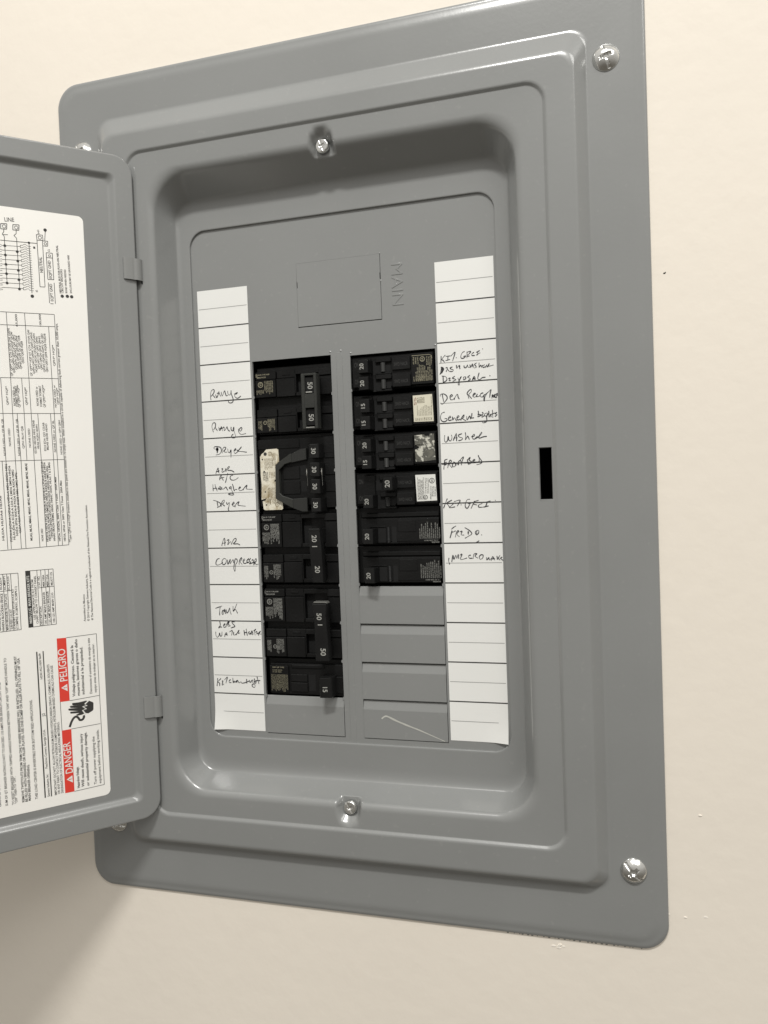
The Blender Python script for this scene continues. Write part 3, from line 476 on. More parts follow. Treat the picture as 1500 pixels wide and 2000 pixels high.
DOC_TEXT="""w|0.19|2.205,-0.527,2.243,0.274|DANGER
w|0.19|2.228,1.854,2.254,2.685|PELIGRO
b|0.07|2.054,-0.962,2.066,-0.41|Hazardous Voltage.
b|0.07|1.944,-0.959,1.93,0.426|Will cause death, serious injury
b|0.07|1.819,-0.961,1.827,0.447|or substantial property damage.
n|0.07|1.631,-0.963,1.631,0.294|Turn off power supplying the
n|0.07|1.514,-0.962,1.52,0.456|equipment before working inside.
b|0.07|2.056,1.415,2.051,2.742|Voltaje peligroso. Causará la
b|0.07|1.942,1.422,1.944,2.887|muerte, lesiones graves o daño
b|0.07|1.827,1.43,1.824,2.671|substancial a la propiedad.
n|0.065|1.635,1.425,1.631,2.873|Desconecte el suministro de energía a este
n|0.065|1.523,1.434,1.528,2.712|equipo antes de trabajar en su interior.
n|0.06|2.615,-1.019,2.646,2.333|IMPORTANT: DO NOT ALLOW PETROLEUM BASED HYDROCARBON SPRAYS, CHEMICALS, SOLVENTS
n|0.06|2.54,-1.01,2.564,2.295|OR ANY PAINT TO CONTACT INTERIOR COMPONENTS. PETROLEUM BASED CHEMICALS CAN CAUSE
n|0.06|2.458,-1.003,2.478,0.835|DEGRADATION OF ELECTRICAL INSULATING MATERIALS.
n|0.06|2.787,-1.019,2.801,-0.437|Siemens Industry, Inc.
n|0.06|2.806,-0.292,2.82,0.702|Peachtree Corners, Georgia U.S.A.
n|0.07|2.805,1.031,2.808,1.118|J2
n|0.055|2.82,1.986,2.829,2.469|HDR14521000
b|0.055|2.832,2.496,2.835,2.639|Rev.04
n|0.065|3.071,-1.018,3.089,1.505|THIS LOAD CENTER IS INVERTIBLE FOR BOTTOM FEED APPLICATIONS.
b|0.06|3.383,-1.023,3.402,2.649|REMOVE TWISTOUTS FROM TRIM ONLY WHERE BREAKERS WILL BE INSTALLED. ALL OPENINGS MUST
b|0.06|3.307,-1.028,3.33,2.592|BE FILLED WITH BREAKERS OR FILLER PLATES. USE ONE ECMBF OR FILLER PLATE TO FILL 1/8" USA
b|0.06|3.235,-1.019,3.232,-0.102|MAIN BREAKER OPENING.
n|0.06|3.615,-1.033,3.632,2.635|TO RESET BREAKERS WITH TRIPPED HANDLE POSITION BETWEEN "ON" AND "OFF" MOVE HANDLE TO
n|0.06|3.543,-1.011,3.563,-0.336|"OFF" THEN TO "ON".
n|0.06|3.764,-1.023,3.789,2.061|SUM OF QT BREAKER RATING IS NOT TO EXCEED 110 AMPS PER BRANCH CIRCUIT STAB.
n|0.06|3.917,-1.012,3.941,2.439|GROUND BAR KITS ARE REQUIRED WHERE THE LOAD CENTER IS USED AS A SUBPANEL.
w|0.065|2.994,3.423,3.013,4.619|MAIN LUG  MAIN BREAKER KITS
n|0.055|2.905,3.505,2.922,4.517|USE APPROPRIATE KIT FROM
n|0.055|2.846,3.399,2.852,4.609|CHART BELOW TO CONVERT PANEL
n|0.055|2.748,3.343,2.757,3.819|DESCRIPTION
n|0.055|2.763,4.326,2.765,4.595|CAT. NO.
n|0.055|2.648,3.364,2.663,4.18|100 AMP MAIN BREAKER
n|0.055|2.655,4.316,2.657,4.614|MBK100A
n|0.055|2.554,3.375,2.574,4.193|125 AMP MAIN BREAKER
n|0.055|2.562,4.311,2.564,4.617|MBK125A
n|0.055|2.453,3.385,2.466,4.142|100-125 AMP MAIN LUG
n|0.055|2.463,4.331,2.468,4.664|MLKIT125
n|0.055|3.445,3.33,3.447,3.829|SUB-FEED LUG KIT
n|0.055|3.47,4.308,3.478,4.644|ECLX225
n|0.055|3.382,3.322,3.384,4.332|STANDBY PWR INTERLOCK KIT
n|0.055|3.318,3.314,3.307,4.383|(COMPRE: ECSBPK01, ECSBPK11)
n|0.055|3.541,3.32,3.542,4.218|MAIN BREAKER FILLER PLATE
n|0.055|3.556,4.327,3.56,4.662|ECMBFP1
b|0.055|3.636,3.31,3.635,4.238|HANDLE BLOCKING DEVICE
b|0.055|3.646,4.336,3.652,4.627|ECQLD3
b|0.055|3.714,3.32,3.702,4.245|GROUND LUG KIT QNLX1
n|0.055|1.707,3.319,1.702,4.02|Assembled in Mexico
n|0.055|1.613,3.319,1.61,4.55|© 2014 Copyright Siemens Industry, Inc.
n|0.055|1.516,3.33,1.537,6.331|® The National Electrical Code is a registered trademark of the National Fire Protection Association.
n|0.06|1.962,5.39,2.041,10.965|*Type QPH and HQP breakers installed in this panel are limited to 70 amps max. when installed in a circuit capable of delivering fault current greater than 10,000 amps.
n|0.05|3.146,9.589,3.168,10.761|QP  QPF** QT QTA QTAN QAF QAFN
n|0.05|3.093,9.67,3.112,10.687|QAF2 QAFN QAFH QAFHP QFGAF
n|0.05|3.039,9.75,3.056,10.612|QFGAFN QFGAF2 QPF QPF2
n|0.05|2.985,9.772,3.001,10.596|QPFN QPF2B QPHFN QPHF
n|0.05|2.93,9.775,2.946,10.6|QPHF2 HQPF QE QED QEB
n|0.05|2.877,9.915,2.888,10.466|QED2 QEDB HQEB
n|0.05|2.696,9.606,2.719,10.762|QP  QPF** HQP QT QTA QTAN QAF
n|0.05|2.635,9.669,2.655,10.707|QAFN QAF2 QAFNC QAFH QAFHC
n|0.05|2.573,9.711,2.592,10.671|HQAF2 QFGA2 QFGAN QFGAFH
n|0.05|2.512,9.794,2.528,10.595|QFGAF2 QPF QPF2 QPFN
n|0.05|2.449,9.777,2.466,10.619|QPF2 QPFGN QPHF QPHF2
n|0.05|2.385,9.719,2.404,10.683|QPHF2 HQPFB HQPF2 QE QED
n|0.05|2.321,9.721,2.341,10.687|QED QEF2 QEFB HQEB HQEDB
n|0.05|2.141,9.88,2.153,10.415|QPH* HQP*
n|0.055|3.115,8.859,3.124,9.333|NONE USED or
n|0.055|3.062,8.841,3.072,9.354|FORMAT FORMAT
n|0.055|3.01,8.822,3.02,9.376|QP QPH** HQP**
n|0.055|2.838,8.883,2.847,9.323|QPH* HQP*
n|0.055|2.58,8.869,2.59,9.349|NONE USED or
n|0.055|2.501,8.851,2.512,9.372|FORMAT FORMAT
n|0.055|2.422,8.832,2.433,9.395|QP QPH** HQP**
n|0.05|2.159,8.837,2.171,9.403|NONE USED or
n|0.05|2.097,8.909,2.106,9.334|QPH* HQP*
n|0.05|3.277,8.875,3.286,9.338|QPH* HQP*
n|0.05|3.27,7.859,3.278,8.295|NONE USED
n|0.05|3.4,7.627,3.417,8.525|NONE USED or QP BL QB
n|0.05|3.071,7.623,3.088,8.529|NONE USED or QP BL QB
n|0.05|2.966,7.798,2.976,8.354|QPH BLH QB
n|0.05|2.812,7.826,2.821,8.297|NONE USED
n|0.05|2.688,7.677,2.705,8.503|ED2B HED2B HEG HEAB
n|0.05|2.621,7.786,2.633,8.395|HEAB HQEH HDPH
n|0.05|2.459,7.734,2.474,8.446|ED4 ED6 QD CEAB
n|0.05|2.397,7.758,2.41,8.423|MEAB HEAB HEAD
n|0.05|2.225,7.702,2.242,8.508|NONE USED or QP BL
n|0.05|2.074,7.641,2.092,8.509|NONE USED or QPH QBH
b|0.05|3.351,5.499,3.387,7.424|FXD6-A JXD6-A LXD6-A LXD6-A MD6 MXD6 ND6
b|0.05|3.281,5.543,3.316,7.375|HLAS JD6-A SCD6-A LD6-A LMD6 SMD6 HND6
b|0.05|3.213,5.635,3.243,7.277|NXD6 SPD6 SND6-B PXD6 RD6 RXD6 NMG
b|0.05|3.143,5.703,3.171,7.203|CLDA HLDA NLGE SNDB HMG NMG NPG
b|0.055|2.887,5.497,2.925,7.43|MUAS, MLAS, MMAS, MNAS, MPAS, MRAS, MNAE, MPAE, MRAE
b|0.05|2.515,5.443,2.556,7.468|HFXD6 HFD6 HFG6 FJXD6-A HJXD6-A CFD6-A CJDSH-A
b|0.05|2.46,5.461,2.5,7.446|HJD6 HLXD6 HLMD6 HMXD6 HND6 SHND6-B HND6 HPD6
b|0.05|2.405,5.546,2.442,7.357|HNXD6 HPXD6 HFVD HPXD6 HXD6 HRXD6 HMG HNG
b|0.05|2.347,5.453,2.388,7.444|HNAS HRXD6 HNMG HRNC HNHC HXHC HLAC 1 & 2 MAS
b|0.05|2.222,5.438,2.256,7.075|HFD6, HFXD6, 300V Class T Fuses - 200A Max
b|0.05|2.098,5.429,2.13,6.981|HEG6, HFG6 or 300V Class T Fuses - 200A Max
n|0.05|2.63,5.465,2.636,5.778|NONE USED
b|0.05|3.532,5.54,3.552,6.645|HLDA HLDA6 HDA6
n|0.05|2.978,10.818,2.984,11.122|65,000
n|0.05|2.424,10.856,2.43,11.164|100,000
n|0.075|2.324,12.212,2.334,12.602|NEUTRAL
n|0.07|2.118,12.087,2.134,12.532|EQPT GND
n|0.07|2.109,11.516,2.125,11.947|EQPT GND
b|0.05|1.906,11.735,1.938,12.94|NEUTRAL BUS FOR PLUG-ON NEUTRAL
n|0.05|1.854,11.74,1.863,12.345|CIRCUIT BREAKERS
n|0.05|1.764,11.748,1.773,12.347|BOND WHEN NEEDED
n|0.05|1.652,11.758,1.674,12.723|ENCLOSURE MAY BE GROUNDED HERE
n|0.05|2.358,13.18,2.372,13.27|N1
n|0.05|2.131,12.756,2.142,12.816|G
n|0.05|2.477,12.792,2.484,12.844|1
n|0.05|2.463,11.716,2.482,11.768|42"""
DOC_LINES="""0.03,2.898,-1.033,2.925,2.69;0.025,2.748,-1.028,2.775,2.688;0.012,2.209,2.955,1.459,2.963;0.012,1.459,2.963,1.443,-1.018;0.012,1.443,-1.018,2.191,-1.029;0.012,2.198,1.327,1.463,1.343;0.012,2.195,0.594,1.466,0.6;0.012,2.427,1.34,2.42,0.592;0.012,3.098,4.74,2.441,4.743;0.012,2.441,4.743,2.425,3.333;0.012,2.425,3.333,3.084,3.325;0.012,2.826,4.739,2.811,3.328;0.012,2.737,4.742,2.726,3.329;0.012,2.635,4.74,2.629,3.328;0.012,2.552,4.742,2.542,3.329;0.012,2.816,4.294,2.433,4.301;0.012,3.672,4.71,3.266,4.707;0.012,3.266,4.707,3.257,3.296;0.012,3.257,3.296,3.739,3.291;0.012,3.613,4.714,3.598,3.295;0.012,3.524,4.713,3.512,3.295;0.012,3.435,4.711,3.423,3.294;0.012,3.692,4.291,3.431,4.293;0.012,3.364,11.156,2.107,11.183;0.012,3.379,10.839,2.108,10.875;0.012,3.441,9.541,2.091,9.564;0.012,3.483,8.663,2.07,8.68;0.012,3.539,7.49,2.04,7.511;0.012,2.107,11.183,2.088,9.564;0.012,2.088,9.564,2.04,7.511;0.012,3.226,11.161,3.202,9.541;0.012,2.806,11.17,2.782,9.547;0.012,2.257,10.867,2.24,9.561;0.012,2.951,9.547,2.933,8.668;0.012,3.428,9.535,3.417,8.661;0.012,3.202,9.541,3.191,7.499;0.012,2.782,9.547,2.755,7.501;0.012,3.417,8.661,3.406,7.497;0.012,3.095,8.666,3.062,7.497;0.012,2.933,8.668,2.925,7.504;0.012,2.617,8.672,2.589,7.502;0.012,2.316,8.677,2.295,7.506;0.012,2.24,9.561,2.205,7.508;0.012,2.04,7.516,2.03,5.327;0.012,2.03,5.327,3.644,5.293;0.012,3.19,7.495,3.156,5.316;0.012,3.061,7.496,3.05,5.314;0.012,2.755,7.501,2.724,5.31;0.012,2.589,7.505,2.565,5.319;0.012,2.296,7.507,2.283,5.326;0.012,2.205,7.505,2.184,5.33;0.012,3.406,7.499,3.386,5.319;0.012,3.492,7.5,3.466,5.313;0.014,3.281,12.906,2.434,12.927;0.014,3.182,12.941,3.171,11.862;0.014,2.902,12.975,2.889,11.753;0.014,2.621,12.919,2.609,11.672;0.014,2.438,13.147,2.294,13.15;0.014,2.438,13.147,2.43,13.011;0.014,2.294,13.15,2.286,13.021;0.014,2.43,13.011,2.286,13.018;0.014,2.43,13.011,2.413,11.851;0.014,2.3,13.019,2.294,11.862;0.014,2.413,11.851,2.294,11.857;0.014,2.223,13.259,2.247,13.011;0.014,2.286,13.006,2.177,13.012;0.014,2.177,13.012,2.183,12.888;0.014,2.183,12.888,2.292,12.883;0.014,2.227,12.721,2.081,12.723;0.014,2.081,12.723,2.076,12.06;0.014,2.076,12.06,2.218,12.054;0.014,2.218,12.054,2.227,12.721;0.014,2.226,12.599,2.084,12.602;0.014,3.184,13.187,3.188,13.12;0.014,3.188,13.12,3.218,13.071;0.014,3.218,13.071,3.179,13.001;0.014,3.179,13.001,3.182,12.941;0.014,3.226,13.043,3.1,13.059;0.014,2.902,13.202,2.906,13.111;0.014,2.906,13.111,2.961,13.058;0.014,2.961,13.058,2.903,12.998;0.014,2.903,12.998,2.902,12.975;0.014,2.211,11.977,2.206,11.462;0.014,2.072,11.983,2.067,11.458;0.014,2.185,11.448,2.112,11.451;0.016,3.247,13.313,3.108,13.325;0.016,3.108,13.325,3.118,13.192;0.016,3.118,13.192,3.254,13.183;0.016,3.254,13.183,3.247,13.313;0.016,2.972,13.323,2.831,13.334;0.016,2.831,13.334,2.84,13.2;0.016,2.84,13.2,2.978,13.192;0.016,2.978,13.192,2.972,13.323;0.01,3.259,12.782,2.825,12.804;0.01,2.824,12.834,2.827,12.773;0.01,2.827,12.773,2.777,12.779;0.01,2.824,12.834,2.774,12.84;0.008,2.774,12.84,2.737,12.869;0.008,2.737,12.869,2.702,12.873;0.008,2.702,12.873,2.675,12.841;0.008,2.675,12.841,2.625,12.832;0.008,2.625,12.832,2.582,12.833;0.008,2.777,12.779,2.74,12.808;0.008,2.74,12.808,2.704,12.812;0.008,2.704,12.812,2.678,12.78;0.008,2.678,12.78,2.628,12.775;0.008,2.628,12.775,2.585,12.776;0.01,3.286,12.798,3.258,12.801;0.01,3.288,12.745,3.258,12.752;0.01,3.26,12.668,2.823,12.689;0.01,2.821,12.719,2.824,12.659;0.01,2.824,12.659,2.775,12.664;0.01,2.821,12.719,2.772,12.725;0.008,2.772,12.725,2.735,12.754;0.008,2.735,12.754,2.699,12.758;0.008,2.699,12.758,2.672,12.726;0.008,2.672,12.726,2.623,12.717;0.008,2.623,12.717,2.58,12.717;0.008,2.775,12.664,2.738,12.693;0.008,2.738,12.693,2.702,12.697;0.008,2.702,12.697,2.675,12.665;0.008,2.675,12.665,2.626,12.66;0.008,2.626,12.66,2.583,12.661;0.01,3.291,12.679,3.259,12.684;0.01,3.294,12.628,3.259,12.635;0.01,3.262,12.554,2.821,12.574;0.01,2.819,12.605,2.822,12.544;0.01,2.822,12.544,2.772,12.549;0.01,2.819,12.605,2.769,12.61;0.008,2.769,12.61,2.733,12.639;0.008,2.733,12.639,2.697,12.643;0.008,2.697,12.643,2.67,12.611;0.008,2.67,12.611,2.62,12.602;0.008,2.62,12.602,2.578,12.602;0.008,2.772,12.549,2.735,12.578;0.008,2.735,12.578,2.7,12.582;0.008,2.7,12.582,2.673,12.55;0.008,2.673,12.55,2.623,12.545;0.008,2.623,12.545,2.58,12.545;0.01,3.297,12.561,3.261,12.568;0.01,3.299,12.511,3.26,12.518;0.01,3.263,12.44,2.818,12.46;0.01,2.817,12.49,2.82,12.429;0.01,2.82,12.429,2.77,12.435;0.01,2.817,12.49,2.767,12.495;0.008,2.767,12.495,2.73,12.524;0.008,2.73,12.524,2.694,12.528;0.008,2.694,12.528,2.668,12.496;0.008,2.668,12.496,2.618,12.486;0.008,2.618,12.486,2.575,12.486;0.008,2.77,12.435,2.733,12.463;0.008,2.733,12.463,2.697,12.467;0.008,2.697,12.467,2.67,12.435;0.008,2.67,12.435,2.621,12.43;0.008,2.621,12.43,2.578,12.43;0.01,3.303,12.442,3.262,12.451;0.01,3.305,12.394,3.262,12.401;0.01,3.264,12.326,2.816,12.345;0.01,2.814,12.375,2.817,12.314;0.01,2.817,12.314,2.768,12.32;0.01,2.814,12.375,2.765,12.381;0.008,2.765,12.381,2.728,12.409;0.008,2.728,12.409,2.692,12.413;0.008,2.692,12.413,2.665,12.381;0.008,2.665,12.381,2.616,12.371;0.008,2.616,12.371,2.573,12.371;0.008,2.768,12.32,2.731,12.348;0.008,2.731,12.348,2.695,12.352;0.008,2.695,12.352,2.668,12.32;0.008,2.668,12.32,2.618,12.314;0.008,2.618,12.314,2.575,12.314;0.01,3.308,12.323,3.264,12.334;0.01,3.311,12.277,3.263,12.285;0.01,3.265,12.213,2.814,12.23;0.01,2.812,12.26,2.815,12.199;0.01,2.815,12.199,2.765,12.205;0.01,2.812,12.26,2.762,12.266;0.008,2.762,12.266,2.726,12.294;0.008,2.726,12.294,2.69,12.298;0.008,2.69,12.298,2.663,12.265;0.008,2.663,12.265,2.613,12.255;0.008,2.613,12.255,2.57,12.255;0.008,2.765,12.205,2.728,12.233;0.008,2.728,12.233,2.693,12.236;0.008,2.693,12.236,2.666,12.204;0.008,2.666,12.204,2.616,12.199;0.008,2.616,12.199,2.573,12.199;0.01,3.314,12.204,3.265,12.217;0.01,3.316,12.159,3.265,12.168;0.01,3.267,12.099,2.811,12.115;0.01,2.81,12.145,2.813,12.084;0.01,2.813,12.084,2.763,12.09;0.01,2.81,12.145,2.76,12.151;0.008,2.76,12.151,2.723,12.179;0.008,2.723,12.179,2.687,12.182;0.008,2.687,12.182,2.66,12.15;0.008,2.66,12.15,2.611,12.14;0.008,2.611,12.14,2.568,12.14;0.008,2.763,12.09,2.726,12.118;0.008,2.726,12.118,2.69,12.121;0.008,2.69,12.121,2.663,12.089;0.008,2.663,12.089,2.614,12.083;0.008,2.614,12.083,2.571,12.083;0.01,3.32,12.086,3.267,12.1;0.01,3.322,12.042,3.266,12.051;0.01,3.268,11.985,2.809,12;0.01,2.808,12.03,2.81,11.97;0.01,2.81,11.97,2.761,11.974;0.01,2.808,12.03,2.758,12.035;0.008,2.758,12.035,2.721,12.063;0.008,2.721,12.063,2.685,12.067;0.008,2.685,12.067,2.658,12.035;0.008,2.658,12.035,2.609,12.024;0.008,2.609,12.024,2.566,12.024;0.008,2.761,11.974,2.724,12.002;0.008,2.724,12.002,2.688,12.006;0.008,2.688,12.006,2.661,11.974;0.008,2.661,11.974,2.611,11.968;0.008,2.611,11.968,2.568,11.967;0.01,3.325,11.967,3.268,11.983;0.01,3.327,11.925,3.268,11.934;0.01,3.269,11.871,2.807,11.885;0.01,2.805,11.915,2.808,11.854;0.01,2.808,11.854,2.758,11.859;0.01,2.805,11.915,2.755,11.92;0.008,2.755,11.92,2.718,11.948;0.008,2.718,11.948,2.683,11.952;0.008,2.683,11.952,2.656,11.919;0.008,2.656,11.919,2.606,11.909;0.008,2.606,11.909,2.563,11.908;0.008,2.758,11.859,2.721,11.887;0.008,2.721,11.887,2.686,11.89;0.008,2.686,11.89,2.659,11.858;0.008,2.659,11.858,2.609,11.852;0.008,2.609,11.852,2.566,11.852;0.01,3.331,11.848,3.269,11.866;0.01,3.333,11.808,3.269,11.817;0.01,3.271,11.757,2.804,11.77;0.01,2.803,11.8,2.806,11.739;0.01,2.806,11.739,2.756,11.744;0.01,2.803,11.8,2.753,11.805;0.008,2.753,11.805,2.716,11.833;0.008,2.716,11.833,2.68,11.836;0.008,2.68,11.836,2.653,11.804;0.008,2.653,11.804,2.604,11.793;0.008,2.604,11.793,2.561,11.793;0.008,2.756,11.744,2.719,11.772;0.008,2.719,11.772,2.683,11.775;0.008,2.683,11.775,2.656,11.743;0.008,2.656,11.743,2.606,11.736;0.008,2.606,11.736,2.564,11.736;0.01,3.337,11.729,3.271,11.749;0.01,3.339,11.69,3.271,11.7"""
DOC_DOTS=[(0.034, 3.179, 12.782), (0.034, 2.903, 12.668), (0.034, 3.177, 12.555), (0.034, 2.901, 12.438), (0.034, 3.175, 12.327), (0.034, 2.899, 12.209), (0.034, 3.173, 12.099), (0.034, 2.897, 11.979), (0.034, 3.171, 11.871), (0.034, 2.895, 11.749), (0.03, 2.621, 12.919), (0.042, 2.605, 11.599), (0.042, 1.892, 11.662), (0.042, 1.768, 11.67), (0.042, 1.663, 11.668), (0.042, 2.225, 13.286)]
DOC_RINGS=[(0.045, 3.174, 13.253), (0.045, 2.898, 13.259), (0.045, 2.358, 13.081), (0.035, 2.235, 12.943), (0.032, 2.15, 12.653)]
DOC_POLY={'red': [(2.417, -1.025), (2.191, -1.029), (2.195, 0.594), (2.425, 0.593)], 'red2': [(2.435, 1.333), (2.198, 1.327), (2.209, 2.955), (2.437, 2.964)], 'blk': [(3.084, 3.318), (2.972, 3.326), (2.982, 4.746), (3.098, 4.74)], 'tri': [(2.218, -0.791), (2.226, -0.602), (2.368, -0.683)], 'tri2': [(2.236, 1.583), (2.24, 1.769), (2.388, 1.687)], 'hand': [(2.139, 1.256), (1.975, 1.247), (1.809, 1.261), (1.725, 1.247), (1.633, 1.196), (1.616, 1.166), (1.624, 1.006), (1.643, 0.975), (1.756, 0.922), (1.824, 0.942), (1.928, 0.913), (2.029, 0.91), (2.061, 0.937), (1.976, 0.969), (2.189, 0.991), (2.205, 1.021), (2.187, 1.039), (1.986, 1.022), (2.23, 1.078), (2.246, 1.108), (2.228, 1.126), (1.995, 1.106), (2.182, 1.139), (2.205, 1.175), (2.18, 1.192), (1.966, 1.171), (2.124, 1.193), (2.145, 1.223)], 'bolt': [(1.904, 1.149), (1.789, 1.156), (1.816, 1.107), (1.753, 1.096), (1.859, 1.013), (1.841, 1.071), (1.907, 1.075), (1.849, 1.126)]}
DOC_CABLE=[(2.23, 0.649), (2.182, 0.772), (2.119, 0.867), (2.055, 0.89), (2.007, 0.847), (1.972, 0.787), (1.908, 0.789), (1.867, 0.848), (1.878, 0.89)]
DOC_LINE=(3.154, 13.378, 2.935, 13.396)
DOC_BOLT=[(1.741, 1.25), (1.831, 1.177), (1.777, 1.132), (1.885, 1.119), (1.801, 1.046), (1.894, 1.024), (1.823, 0.915)]

# instruction label on the door
lm = MB(); n0, n1, n2, n3 = -.094, -.0905, -.0885, -.0865
P = []
for cs, cz, a0 in ((9.7-.14, 13.745-.14, 0), (1.29+.14, 13.745-.14, 90), (1.29+.14, -1.305+.14, 180), (9.7-.14, -1.305+.14, 270)):
    for k in range(7):
        a = math.radians(a0+15*k); P.append((cs+.14*math.cos(a), cz+.14*math.sin(a)))
lm.face([D(s_, n0, z) for s_, z in P], 0)
for k, mi in (('red', 2), ('red2', 2), ('blk', 1), ('hand', 1)): lm.face([D(s_, n1, z) for s_, z in DOC_POLY[k]], mi)
lm.ribbon([DV(s_, n2, z) for s_, z in DOC_BOLT], DN, .034, 3)
for k in ('tri', 'tri2'): lm.face([D(s_, n2, z) for s_, z in DOC_POLY[k]], 3)
for k in ('tri', 'tri2'):
    q = DOC_POLY[k]; cs = sum(p[0] for p in q)/3; cz = sum(p[1] for p in q)/3
    top = q[2]; lm.ribbon([DV(cs+(top[0]-cs)*.45, n3, cz), DV(cs-(top[0]-cs)*.05, n3, cz)], DN, .02, 2)
    lm.disc(DV(cs-(top[0]-cs)*.28, n3, cz), DN, .012, 6, 2)
lm.ribbon([DV(s_, n1, z) for s_, z in smooth_path(DOC_CABLE)], DN, .055, 1)
for q in DOC_LINES.split(';'):
    w_, a, b, c_, d_ = map(float, q.split(',')); lm.ribbon([DV(a, n1, b), DV(c_, n1, d_)], DN, w_, 1)
for r, s_, z in DOC_DOTS: lm.disc(DV(s_, n1, z), DN, r, 10, 1)
for r, s_, z in DOC_RINGS: lm.disc(DV(s_, n1, z), DN, r, 14, 1, ring=.012)
for q in DOC_TEXT.split('\n'):
    st, h_, co, tx = q.split('|', 3); h_ = float(h_); a, b, c_, d_ = map(float, co.split(','))
    pa, pb = DV(a, n2 if st == 'w' else n1, b), DV(c_, n2 if st == 'w' else n1, d_)
    dd = (pb-pa).normalized(); uu = DN.cross(dd)
    lm.text(tx, pa, dd, uu, (pb-pa).length/I, h_*.95, 3 if st == 'w' else 1, st == 'b')
pa, pb = DV(DOC_LINE[0], n1, DOC_LINE[1]), DV(DOC_LINE[2], n1, DOC_LINE[3]); dd = (pb-pa).normalized()
lm.text('LINE', pa, dd, DN.cross(dd), (pb-pa).length/I, .10, 1)
lb = lm.out('instruction_label', [DOCP, INK, RED, WHITEP], door, PO)
lb['label'] = 'white printed instruction sheet with red DANGER and PELIGRO bars'

# ---------------------------------------------------------------- circuit breakers
GRP = 'circuit breakers in the open panel'
def words(m_, side, x0, x1, z0, z1, rows, mi, seed, y, h=.028, ragged=.35, bold=False):
    """fine print block: rows of text stacked across x, each running along z (down on the left bank, up on the right)"""
    random.seed(seed); W_ = ['TYPE', 'QP', '120/240V', 'CKT BKR', 'UNIT', 'ISSUE NO', 'HACR', '40C', 'WIRE', 'CU-AL', 'AIR COND', 'SWD', 'LISTED', '60/75C', 'MAX', 'TORQUE', '20 LB-IN', 'AMB', '10,000', 'AIC', 'CURRENT', 'LIMITING', 'UL']
    for k in range(rows):
        L = (z1-z0)*(1-ragged*random.random()); n = max(2, int(L/(h*3.4))); t = ' '.join(random.choice(W_) for _ in range(n))[:max(3, int(L/(h*.62)))]
        if side < 0: x = x1-(x1-x0)*(k+1)/rows; m_.text(t, V(x, y, z1), RD_D, RD_U, L, h, mi, bold)
        else: x = x0+(x1-x0)*(k+1)/rows; m_.text(t, V(x, y, z0), RU_D, RU_U, L, h, mi, bold)
def mark(m_, side, x, z, r, y, txt, mi):
    m_.disc(V(x, y, z), NF, r, 18, mi, ring=r*.22)
    if side < 0: m_.text(txt, V(x-r*.32, y, z), RD_D, RD_U, None, r*.75, mi, True, center=True)
    else: m_.text(txt, V(x+r*.32, y, z), RU_D, RU_U, None, r*.75, mi, True, center=True)

def handle(root, org, side, x0, x1, z0, z1, ytop, num, name='handle', m=BLK2, tilt=.05, numz=None, numh=.11, numx=None, well=0.0):
    """toggle: a wedge that narrows towards its tip, standing out of its well; its number is a sub-part"""
    hb = MB(); b0, b1 = x0-.05, x1+.05
    prof = [(b0, -.22), (x0, ytop-.03), (x0+.03, ytop), (x1-.03, ytop-tilt), (x1, ytop-tilt-.03), (b1, -.22)]
    if side > 0: prof = [(b0, -.22), (x0, ytop-tilt-.03), (x0+.03, ytop-tilt), (x1-.03, ytop), (x1, ytop-.03), (b1, -.22)]
    a = [hb.bm.verts.new(V(x, y, z0)) for x, y in prof]; b = [hb.bm.verts.new(V(x, y, z1)) for x, y in prof]
    hb.bm.faces.new(a); hb.bm.faces.new(b[::-1])
    for i in range(len(a)): hb.bm.faces.new((a[i], b[i], b[(i+1) % len(a)], a[(i+1) % len(a)]))
    bmesh.ops.recalc_face_normals(hb.bm, faces=hb.bm.faces)
    bmesh.ops.bevel(hb.bm, geom=hb.bm.edges[:], offset=.012*I, segments=2, profile=.6, affect='EDGES', clamp_overlap=True)
    h_ = hb.out(name, m, root, org)
    if num:
        t = MB(); zc = (z0+z1)/2 if numz is None else numz; xc = (x0+x1)/2 if numx is None else numx
        # lie on the sloping tip face
        sl = (-tilt if side < 0 else tilt)/(x1-x0-.06); yy = (ytop-tilt/2)+.004
        if side < 0: d_, u_ = RD_D, Vector((1, -sl, 0)).normalized()
        else: d_, u_ = RU_D, Vector((-1, sl, 0)).normalized()
        o = V(xc, yy+sl*(xc-(x0+x1)/2), zc)-u_*(numh*.5*I)
        t.text(num, o, d_, u_, None, numh, 0, True, center=True)
        t.out('amp_number', NUM, h_, org)
    return h_

def pole(body, side, zt, zb, wide=True, top=True):
    """moulded relief of one pole between zt and zb, left bank coordinates mirrored for the right bank"""
    def X(a): return a if side < 0 else .09-a
    def bb(x0, x1, y1, z0, z1, bev=.012, y0=-.3):
        q = sorted((X(x0), X(x1))); body.box(q[0], q[1], y0, y1, z0, z1, bev)
    H = zt-zb
    bb(-2.38, -1.80, .030, zb+.10, zt-.24)                       # label pad
    bb(-2.38, -1.80, .005, zt-.23, zt-.02)
    bb(-1.785, -1.25, .012, zb+.09, zt-.23)                     # middle pad
    bb(-1.785, -1.25, -.03, zt-.22, zt-.02)
    bb(-1.62, -1.40, -.018, zt-.15, zt-.08, .008)
    bb(-1.24, -.56, .006, zt-.15, zt-.02)                       # rails round the toggle well
    bb(-1.24, -.56, -.005, zb+.09, zb+.19)
    bb(-1.25, -1.215, .012, zb+.16, zt-.12, .008)
    bb(-.58, -.235, .012, zt-.22, zt-.03); bb(-.57, -.235, -.015, zb+.08, zt-.235)

